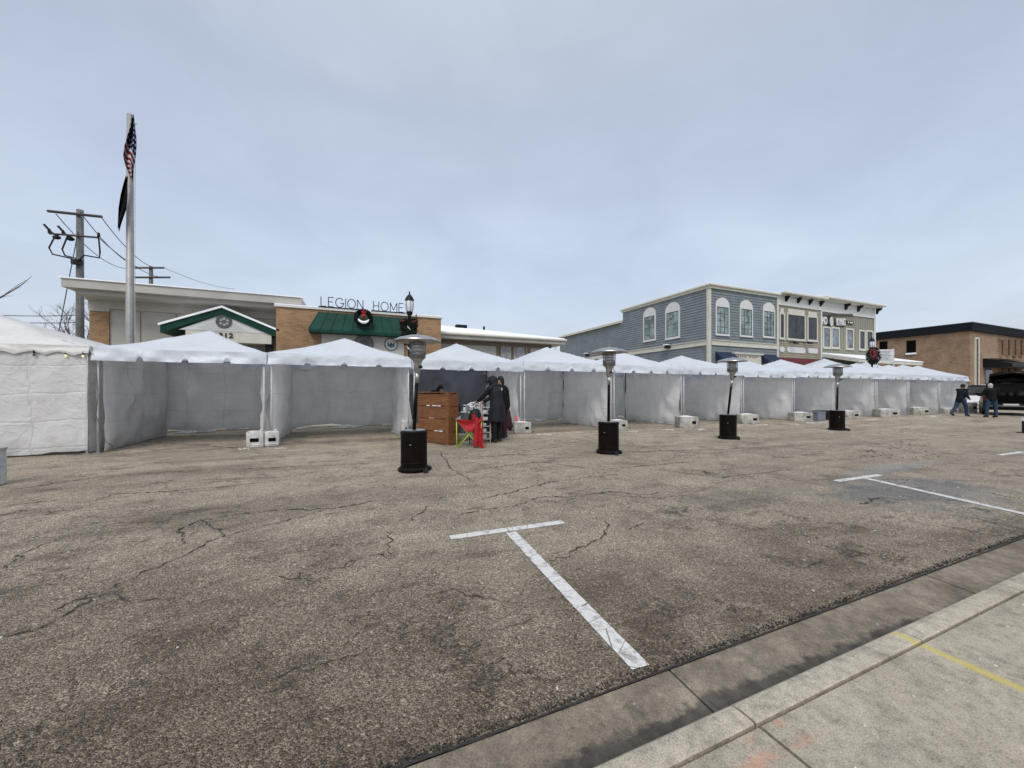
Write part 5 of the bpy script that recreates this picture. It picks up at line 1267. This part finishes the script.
# ================================================================== VENDOR THINGS
# plank crate bar
pa = G(418, 441.5); pb = G(449.6, 445.4)
va = Vector((*pa, 0)); vb = Vector((*pb, 0)); ang = math.atan2(vb.y-va.y, vb.x-va.x); Lc = (vb-va).length; hc = 1.27; dc = .27
cr = thing('plank_bar', 'brown stained plank bar of four wide boards with pale gaps', 'bar counter', (va.x, va.y, 0), ang)
for i in range(4):
    z0 = .02+i*(hc-.04)/4; z1 = z0+(hc-.04)/4-.018
    MB().box(.02, Lc-.10, -.02, .0, z0, z1).build('front_board', M_WOOD, cr)
    MB().box(Lc+.012, Lc+.032, .05, dc, z0, z1).build('side_board', M_WOOD, cr)
    MB().box(-.03, -.012, .05, dc, z0, z1).build('side_board', M_WOOD, cr)
for x0, x1, y0, y1 in ((Lc-.099, Lc+.01, -.045, .05), (-.01, .06, .0, .05), (Lc-.08, Lc+.01, dc-.06, dc), (-.01, .06, dc-.06, dc)):
    MB().box(x0, x1, y0, y1, 0, hc-.005).build('corner_post', M_WOOD, cr)
MB().box(-.02, Lc+.035, -.045, dc+.01, hc, hc+.022).build('top', M_WOOD, cr)
MB().box(0.0, Lc, .004, dc, .04, hc-.02).build('inner_lining', mat('crate_inside', (.09, .045, .02), .9, .3), cr)
q = MB(); random.seed(2)
for z in (.33, .64, .95):
    for k in range(3):
        x = random.uniform(.05, Lc-.4); q.box(x, x+random.uniform(.06, .22), -.028, -.005, z-.012, z+.006)
q.build('snow_in_gaps', M_SNOW, cr)
# red camp chair
g = G(469, 446.5)
ch = thing('camp_chair', 'folding camp chair with lime green tube legs and slack red seat', 'chair', (*g, 0), -YAW+R(8))
for a, b_ in (((-.27, -.22, .0), (.24, -.20, .60)), ((.26, -.22, .0), (-.26, -.2, .60)), ((-.27, .22, 0), (.24, .22, .60)), ((.26, .22, 0), (-.26, .22, .60)), ((-.28, -.23, 0), (-.29, .22, .6)), ((-.28, .23, 0), (-.29, -.22, .6)), ((.27, -.23, 0), (.28, .22, .6)), ((.27, .23, 0), (.28, -.22, .6))):
    MB().tube([a, b_], .013, 6).build('leg', M_LIME, ch, smooth=True)
for sx in (-.29, .28): MB().tube([(sx, -.23, .02), (sx, -.23, .66)], .012, 6).build('upright', M_LIME, ch, smooth=True)
MB().grid(lambda u, v: (-.31+.62*u, -.26+.5*v, .69-.20*math.sin(math.pi*u)*(.7+.3*math.sin(math.pi*v))+.02*math.sin(u*14+v*5)), 20, 12).build('seat', M_RED, ch, smooth=True)
MB().grid(lambda u, v: (-.31+.62*u, -.27-.02*math.sin(math.pi*v*2+u*4), .70-.05*math.sin(math.pi*u)-v*(.04+.24*math.sin(math.pi*u)**1.3)), 20, 8).build('seat_front', M_RED, ch, smooth=True)
MB().grid(lambda u, v: (-.33+.14*u, -.30, .66+.10*v*u), 4, 4).build('armrest', M_FOAM, ch, smooth=True)
g2 = G(477.5, 447.5)
bl = MB().grid(lambda u, v: (-.13+.26*u+.10*v*(.6), -.05+.05*math.sin(u*9+v*3)-.05*v, .76*(1-v)**.85*(1-.15*u)+.01+.03*math.sin(u*5)), 20, 22)
o = bl.build('red_blanket', M_RED, None, smooth=True); o.location = (g2[0], g2[1], 0); o.rotation_euler = (0, 0, -YAW+R(-10)); tag(o, 'red blanket hanging to the ground off the right side of the camp chair', 'blanket')
# table behind with items
g = G(474, 441.5)
tb_ = thing('vendor_table', 'folding table cluttered with jars behind the red camp chair', 'table', (g[0], g[1]+.35, 0), -YAW+R(6))
MB().box(-.55, .55, -.3, .3, .72, .75).build('tabletop', M_PLAST, tb_, bevel=.008)
for sx in (-.48, .48):
    for sy in (-.24, .24): MB().tube([(sx, sy, 0), (sx, sy, .72)], .014, 6).build('leg', M_STEEL, tb_, smooth=True)
MB().grid(lambda u, v: (-.56+1.12*u, -.31-.015*math.sin(u*22), .755-.55*v), 30, 5).build('table_skirt', mat('grey_cloth', (.10, .105, .12), .8, .2), tb_, smooth=True)
tp = Vector((g[0], g[1]+.35, .75)); RT = Matrix.Rotation(-YAW+R(6), 3, 'Z'); random.seed(12)
specs = [('steel_canister', 'tall dark drink canister at the left end of the vendor table', 'canister', M_FOAM, -.45, -.1, .06, .27), ('steel_canister', 'short black drink canister next to the tall one on the vendor table', 'canister', M_BLACK, -.3, -.15, .055, .2), ('glass_jar', 'clear jar in the middle of the vendor table', 'jar', M_GLASSB, -.12, .0, .07, .22), ('glass_jar', 'small pale jar in front on the vendor table', 'jar', M_WHITE, -.15, -.2, .04, .14)]
for nm, lab, cat, m_, x, y, r_, h_ in specs:
    p = tp+RT @ Vector((x, y, 0)); c_ = thing(nm, lab, cat, p); MB().lathe([(r_, 0), (r_, h_*.8), (r_*.6, h_*.9), (r_*.6, h_)], seg=14).build('vessel', m_, c_, autosm=True); MB().tube([(0, 0, h_+.001), (0, 0, h_+.025)], r_*.65, 12).build('lid', M_BLACK, c_, smooth=True)
for i in range(5):
    p = tp+RT @ Vector((-.02+.075*i, .04-.05*(i % 2), 0)); q = MB()
    for k in range(12):
        q.ell((random.gauss(0, .03), random.gauss(0, .03), .05+random.random()*.2), (.035, .03, .03), 7, 5)
    o = q.build('paper_bundle', M_WHITE if i != 2 else M_PLAST, None, smooth=True); o.location = p; tag(o, 'crumpled white paper wrapped bundle in the row on the vendor table', 'bundle', 'white paper bundles on the vendor table')
# black back pack hung on the table front
g = G(476.5, 445); bag = MB(); bag.ell((0, 0, 0), (.17, .12, .26), 16, 10).ell((0, -.1, -.06), (.12, .06, .13), 12, 8)
bp_ = thing('backpack', 'black backpack standing upright behind the red blanket', 'backpack', (g[0], g[1]+.12, .62), -YAW); bag.build('bag', M_BLACK, bp_, remesh=.014); MB().tube([(-.05, 0, .25), (-.03, 0, .3), (.03, 0, .3), (.05, 0, .25)], .01, 6).build('strap', M_BLACK, bp_, smooth=True)
MB().tube([(-.13, .0, -.2), (-.13, .0, -.62)], .012, 6).tube([(.13, 0, -.2), (.13, 0, -.62)], .012, 6).box(-.16, .16, -.12, .12, -.27, -.24).build('stand', M_BLACK, bp_)
# step shelf
g = G(486.5, 442)
st = thing('step_shelf', 'narrow pale metal step shelf between the red blanket and the long parka', 'shelf', (*g, 0), -YAW+R(-5))
for sx in (-.10, .12): MB().box(sx-.012, sx+.012, -.15, -.125, 0, .98).box(sx-.012, sx+.012, .1, .125, 0, .98).build('upright', mat('pinkish_metal', (.42, .38, .38), .5, .1), st)
for k in range(6): MB().box(-.10, .12, -.16, .13, .09+k*.16, .105+k*.16).build('shelf', mat('pinkish_metal', (.42, .38, .38), .5, .1), st)
q = MB(); random.seed(8)
for k in range(5): q.box(-.08, -.08+random.uniform(.08, .15), -.12, .08, .107+k*.16, .107+k*.16+random.uniform(.05, .11))
q.build('stacked_paper', M_PLAST, st, bevel=.008)
# bottle on weight
g = at(517.2, 433); bo = thing('bottle', 'pink drink bottle standing on a pale block weight', 'bottle', (g[0], g[1]+.05, .365), 0)
MB().lathe([(.036, 0), (.038, .02), (.038, .15), (.025, .175)], seg=14).build('flask', mat('pink_enamel', (.75, .09, .13), .4, .08), bo, autosm=True); MB().tube([(0, 0, .176), (0, 0, .22)], .022, 10).build('cap', mat('pink_enamel', (.75, .09, .13), .4, .08), bo, smooth=True)
# maroon tote behind
g = G(514, 431.5); to = thing('tote_bag', 'dark maroon tote bag slumped behind the block weight with the bottle', 'bag', (g[0], g[1]+.2, 0), -YAW)
MB().ell((0, 0, .42), (.22, .16, .3), 14, 10).ell((.05, 0, .2), (.24, .18, .2), 14, 8).build('bag', mat('dark_maroon_cloth', (.04, .012, .02), .8, .4, 10), to, remesh=.02); MB().tube([(-.1, 0, .68), (-.05, 0, .8), (.08, 0, .8), (.12, 0, .68)], .012, 6).build('handle', M_BLACK, to, smooth=True)
# black crates and grey bin in the storefront tent
def crate(px, py, w, d, h, lab, m_, name='storage_crate', cat='crate'):
    g = G(px, py); r = thing(name, lab, cat, (*g, 0), R(-12), 'black crates in the tent' if name == 'storage_crate' else None)
    MB().box(-w/2, w/2, -d/2, d/2, 0, h-.05).build('body', m_, r, bevel=.02); MB().box(-w/2-.02, w/2+.02, -d/2-.02, d/2+.02, h-.048, h).build('rim', m_, r, bevel=.01)
    q = MB()
    for k in range(4): q.box(-w/2+.05+k*w/4, -w/2+.08+k*w/4, -d/2-.012, -d/2, .03, h-.07)
    q.build('ribs', m_, r)
crate(817.5, 420.6, .40, .4, .40, 'grey blue bin between the tilted block weight and the black crate', M_FOAM, 'storage_bin', 'bin')
crate(824.5, 419.6, .75, .5, .42, 'black crate right of the grey blue bin', M_BLACK)
crate(812, 416.5, .8, .5, .55, 'black crate behind the tilted block weight', M_BLACK)
crate(798, 415.6, .5, .4, .75, 'tall black crate standing deepest in the storefront tent', M_BLACK)
# plastic barrel at left edge, bollard at right edge
g = G(-13, 486); ba = thing('weight_barrel', 'scuffed pale weight barrel cut off by the left edge', 'barrel', (*g, 0))
MB().lathe([(.15, 0), (.165, .02), (.165, .16), (.17, .18), (.165, .2), (.165, .36), (.17, .38), (.165, .4), (.16, .5)], seg=28).build('body', mat('scuffed_white', (.42, .44, .43), .7, .35, 9, bmp=.3), ba, autosm=True)
MB().lathe([(.172, .49), (.172, .52), (.02, .54)], seg=28).build('lid', M_CONCW, ba, autosm=True)
g = G(1023.5, 433); bo2 = thing('barrier_post', 'short dark post with white cap at the right edge', 'post', (*g, 0))
MB().tube([(0, 0, 0), (0, 0, .38)], .035, 10).box(-.12, .12, -.12, .12, 0, .02).build('post', M_BLACK, bo2); MB().box(-.05, .3, -.04, .04, .38, .47).build('cap', M_WHITE, bo2); MB().tube([(.27, 0, 0), (.27, 0, .38)], .03, 8).build('post', M_BLACK, bo2)

# ================================================================== CARS
def make_car(label, name, loc, rot, paint, open_hatch=True):
    r = thing(name, label, 'car', loc, rot)   # local: rear at y=0, front at y=4.8, x across, centred
    W = .95
    def sect(y, z0, z1, w, top=.9):  # lower body cross-section ring
        return [(-w*.94, y, z0), (-w, y, z0+.18), (-w, y, z1-.18), (-w*top, y, z1), (w*top, y, z1), (w, y, z1-.18), (w, y, z0+.18), (w*.94, y, z0)]
    ys = [0, .12, .5, 1.45, 2.6, 3.5, 4.3, 4.65, 4.8]; zt = [.98, 1.02, 1.04, 1.04, 1.04, 1.04, .98, .9, .75]; zb = [.42, .32, .26, .26, .26, .26, .28, .32, .4]; ww = [.90, .95, .965, .97, .97, .965, .94, .88, .75]
    m = MB(); vs = []
    for y, a, b_, w in zip(ys, zb, zt, ww): vs += sect(y, a, b_, w)
    n = 8; fs = [(i*n+k, i*n+(k+1) % n, (i+1)*n+(k+1) % n, (i+1)*n+k) for i in range(len(ys)-1) for k in range(n)]
    fs += [tuple(range(n)), tuple((len(ys)-1)*n+k for k in range(n))[::-1]]
    m.add(vs, fs); body = m.build('body', paint, r, bevel=.03, autosm=True)
    # cabin pillars + roof (hollow at the rear)
    cb = MB(); zr_ = 1.76
    cb.grid(lambda u, v: ((u-.5)*1.36*(1-.06*v), .18+v*2.6, zr_-.05*abs(u-.5)**2*4-.06*v*v+.02*math.sin(math.pi*u)), 8, 8).grid(lambda u, v: ((u-.5)*1.38*(1-.06*v), .18+v*2.6, zr_-.05-.05*abs(u-.5)**2*4-.06*v*v), 8, 8)
    for sx in (-1, 1):
        cb.tube([(sx*.88, .06, 1.0), (sx*.68, .2, zr_-.08)], [.07, .06], 6); cb.tube([(sx*.92, 1.1, 1.0), (sx*.69, 1.1, zr_-.08)], .045, 6); cb.tube([(sx*.92, 2.2, 1.0), (sx*.67, 2.1, zr_-.1)], .04, 6); cb.tube([(sx*.9, 3.6, 1.0), (sx*.66, 2.8, zr_-.12)], .045, 6); cb.tube([(sx*.69, .18, zr_-.05), (sx*.66, 2.8, zr_-.12)], .05, 6)
        cb.tube([(sx*.55, .3, zr_+.04), (sx*.55, 2.3, zr_+.02)], .018, 6)
    cb.build('roof', paint, r, smooth=True)
    for sx in (-1, 1):
        q = MB(); q.add([(sx*.90, .25, 1.02), (sx*.92, 3.5, 1.02), (sx*.68, 2.75, zr_-.14), (sx*.70, .3, zr_-.12)], [(0, 1, 2, 3)]); q.build('side_window', M_GLASS, r)
    q = MB(); q.add([(-.88, 3.62, 1.02), (.88, 3.62, 1.02), (.64, 2.83, zr_-.13), (-.64, 2.83, zr_-.13)], [(0, 1, 2, 3)]); q.build('windscreen', M_GLASS, r)
    for y in (.95, 3.85):
        for sx in (-1, 1):
            w = MB(); w.tube([(sx*.74, y, .36), (sx*.76, y, .36), (sx*.96, y, .36), (sx*.98, y, .36)], [.33, .36, .36, .33], 28); wo = w.build('wheel', M_TYRE, r, autosm=True)
            w = MB(); w.tube([(sx*.982, y, .36), (sx*.99, y, .36)], .21, 20); w.build('rim', M_STEEL, wo, autosm=True)
    if open_hatch:
        q = MB(); q.box(-.80, .80, -.006, .02, .56, 1.0); q.build('cargo_opening', M_HOLE, r)
        q = MB(); q.box(-.84, .84, .3, .34, 1.0, 1.62); q.build('seat_backs', mat('dark_seat', (.015, .015, .017), .8, .2), r)
        # raised tailgate: hinged at the roof rear edge
        q = MB(); q.grid(lambda u, v: ((u-.5)*1.5*(1-.08*v*0), .16-v*1.05, zr_+.02+.40*math.sin(v*1.3)-.10*(2*u-1)**2-.0*v), 10, 8).grid(lambda u, v: ((u-.5)*1.5, .16-v*1.05, zr_-.05+.38*math.sin(v*1.3)-.10*(2*u-1)**2), 10, 8)
        q.tube([(-.75, -.88, zr_+.24), (0, -.92, zr_+.36), (.75, -.88, zr_+.24)], .05, 6); tg = q.build('tailgate', paint, r, smooth=True)
        q = MB(); q.grid(lambda u, v: ((u-.5)*1.2, .0-v*.5, zr_-.07+.24*math.sin((v*.5+.12)*1.3)-.08*(2*u-1)**2-.02), 6, 4); q.build('rear_glass', M_GLASS, tg, smooth=True)
        for sx in (-1, 1): MB().tube([(sx*.8, .12, 1.2), (sx*.68, -.5, zr_+.05)], .014, 6).build('gas_strut', M_BLACK, tg)
        q = MB()
        random.seed(6)
        for k in range(5): x = -.7+k*.3; q.ell((x+.1, .16, 1.05), (random.uniform(.1, .2), .12, random.uniform(.06, .22)), 10, 6)
        q.build('cargo', mat('cargo_mixed', (.03, .027, .026), .8, .7, 3), r, bevel=.02)
    else:
        q = MB(); q.add([(-.8, .03, 1.04), (.8, .03, 1.04), (.64, .17, zr_-.1), (-.64, .17, zr_-.1)], [(0, 1, 2, 3)]); q.build('rear_window', M_GLASS, r)
    MB().box(-.93, .93, -.07, .1, .38, .6).build('rear_bumper', M_BLACK if paint is M_CARP else paint, r, bevel=.03)
    MB().box(-.85, .85, -.085, -.071, .47, .50).build('bumper_trim', M_STEEL, r)
    for sx in (-1, 1):
        MB().box(min(sx*.83, sx*.955), max(sx*.83, sx*.955), -.02, .14, .74, .98).build('tail_light', mat('tail_light_red', (.08, .006, .008), .25, .1), r, bevel=.015)
        MB().ell((sx*1.06, 3.0, 1.08), (.12, .07, .08)).tube([(sx*.93, 3.0, 1.04), (sx*1.05, 3.0, 1.06)], .025, 6).build('wing_mirror', paint, r, smooth=True)
        MB().box(min(sx*.62, sx*.82), max(sx*.62, sx*.82), 4.66, 4.82, .62, .74).build('headlight', M_LGLASS, r, bevel=.01)
    MB().box(-.26, .26, -.078, -.0705, .515, .595).build('licence_plate', M_WHITE, r)
    return r
g = G(983, 415.0); hd_ = -YAW-R(49); dirx = Vector((math.cos(hd_), math.sin(hd_)))
suv = make_car('black sport utility car with raised tailgate at the right edge', 'parked_car', (g[0]+dirx.x*.95, g[1]+dirx.y*.95, 0), hd_, M_CARP); suv.scale = (1, 1, 1.08)
g = G(972, 409.5)
make_car('snow covered white car beyond the gap right of the last tent', 'parked_car', (g[0]+1.0, g[1], 0), -YAW-R(30), mat('snowy_white_paint', (.7, .71, .73), .4, .06), False)

# ================================================================== WORLD, SUN, CAMERA
w = bpy.data.worlds.new('World'); scene.world = w; w.use_nodes = True; t = w.node_tree
bg = t.nodes['Background']; out = t.nodes['World Output']
SUN_AZ, SUN_EL = R(-150), R(48)   # direction TO the sun, measured from +Y clockwise
sky = t.nodes.new('ShaderNodeTexSky'); sky.sky_type = 'NISHITA'; sky.sun_disc = False; sky.sun_elevation = SUN_EL; sky.sun_rotation = SUN_AZ; sky.dust_density = 3; sky.air_density = 1.5
L(t, sky.outputs[0], bg.inputs[0]); bg.inputs[1].default_value = .05
tc = t.nodes.new('ShaderNodeTexCoord'); sp = t.nodes.new('ShaderNodeSeparateXYZ'); L(t, tc.outputs['Generated'], sp.inputs[0])
zc = math_(t, 'MAXIMUM', sp.outputs[2], .04)
cb = t.nodes.new('ShaderNodeCombineXYZ'); L(t, math_(t, 'DIVIDE', sp.outputs[0], math_(t, 'ADD', zc, .25)), cb.inputs[0]); L(t, math_(t, 'DIVIDE', sp.outputs[1], math_(t, 'ADD', zc, .25)), cb.inputs[1])
n1 = nz(t, cb.outputs[0], .75, 5, .5, .25)
grad = ramp(t, sp.outputs[2], [(0.0, (.60, .64, .78)), (.15, (.545, .595, .725)), (.35, (.51, .555, .665)), (.58, (.485, .52, .61)), (.75, (.60, .64, .70)), (.95, (1.1, 1.12, 1.16))])
cl = mixc(t, 1.0, grad, ramp(t, n1, [(.30, (.85, .865, .89)), (.5, (.965, .975, .985)), (.68, (1.12, 1.12, 1.10))]), 'MULTIPLY')
n2 = nz(t, cb.outputs[0], 2.4, 6, .6, .6)
cl = mixc(t, 1.0, cl, ramp(t, n2, [(.3, .94), (.7, 1.06)]), 'MULTIPLY')
bg2 = t.nodes.new('ShaderNodeBackground'); L(t, cl, bg2.inputs[0]); bg2.inputs[1].default_value = .9
ad = t.nodes.new('ShaderNodeAddShader'); L(t, bg.outputs[0], ad.inputs[0]); L(t, bg2.outputs[0], ad.inputs[1]); L(t, ad.outputs[0], out.inputs[0])
sd = bpy.data.lights.new('sun', 'SUN'); sd.energy = 1.75; sd.angle = R(25); sd.color = (1, .97, .93)
so_ = bpy.data.objects.new('sun', sd); COL.objects.link(so_)
dv = Vector((math.sin(SUN_AZ)*math.cos(SUN_EL), math.cos(SUN_AZ)*math.cos(SUN_EL), math.sin(SUN_EL)))
so_.rotation_euler = dv.to_track_quat('Z', 'Y').to_euler(); so_.location = (0, -5, 30)
cd = bpy.data.cameras.new('camera'); cd.sensor_width = 36; cd.lens = F/1024*36; cd.shift_y = (HY-384)/1024; cd.clip_end = 5000; cd.clip_start = .05
co_ = bpy.data.objects.new('camera', cd); COL.objects.link(co_); co_.location = (0, 0, H); co_.rotation_euler = (R(90), 0, -YAW); scene.camera = co_
scene.view_settings.view_transform = 'Standard'; scene.view_settings.look = 'None'; scene.view_settings.exposure = 0
scene.render.engine = 'CYCLES'
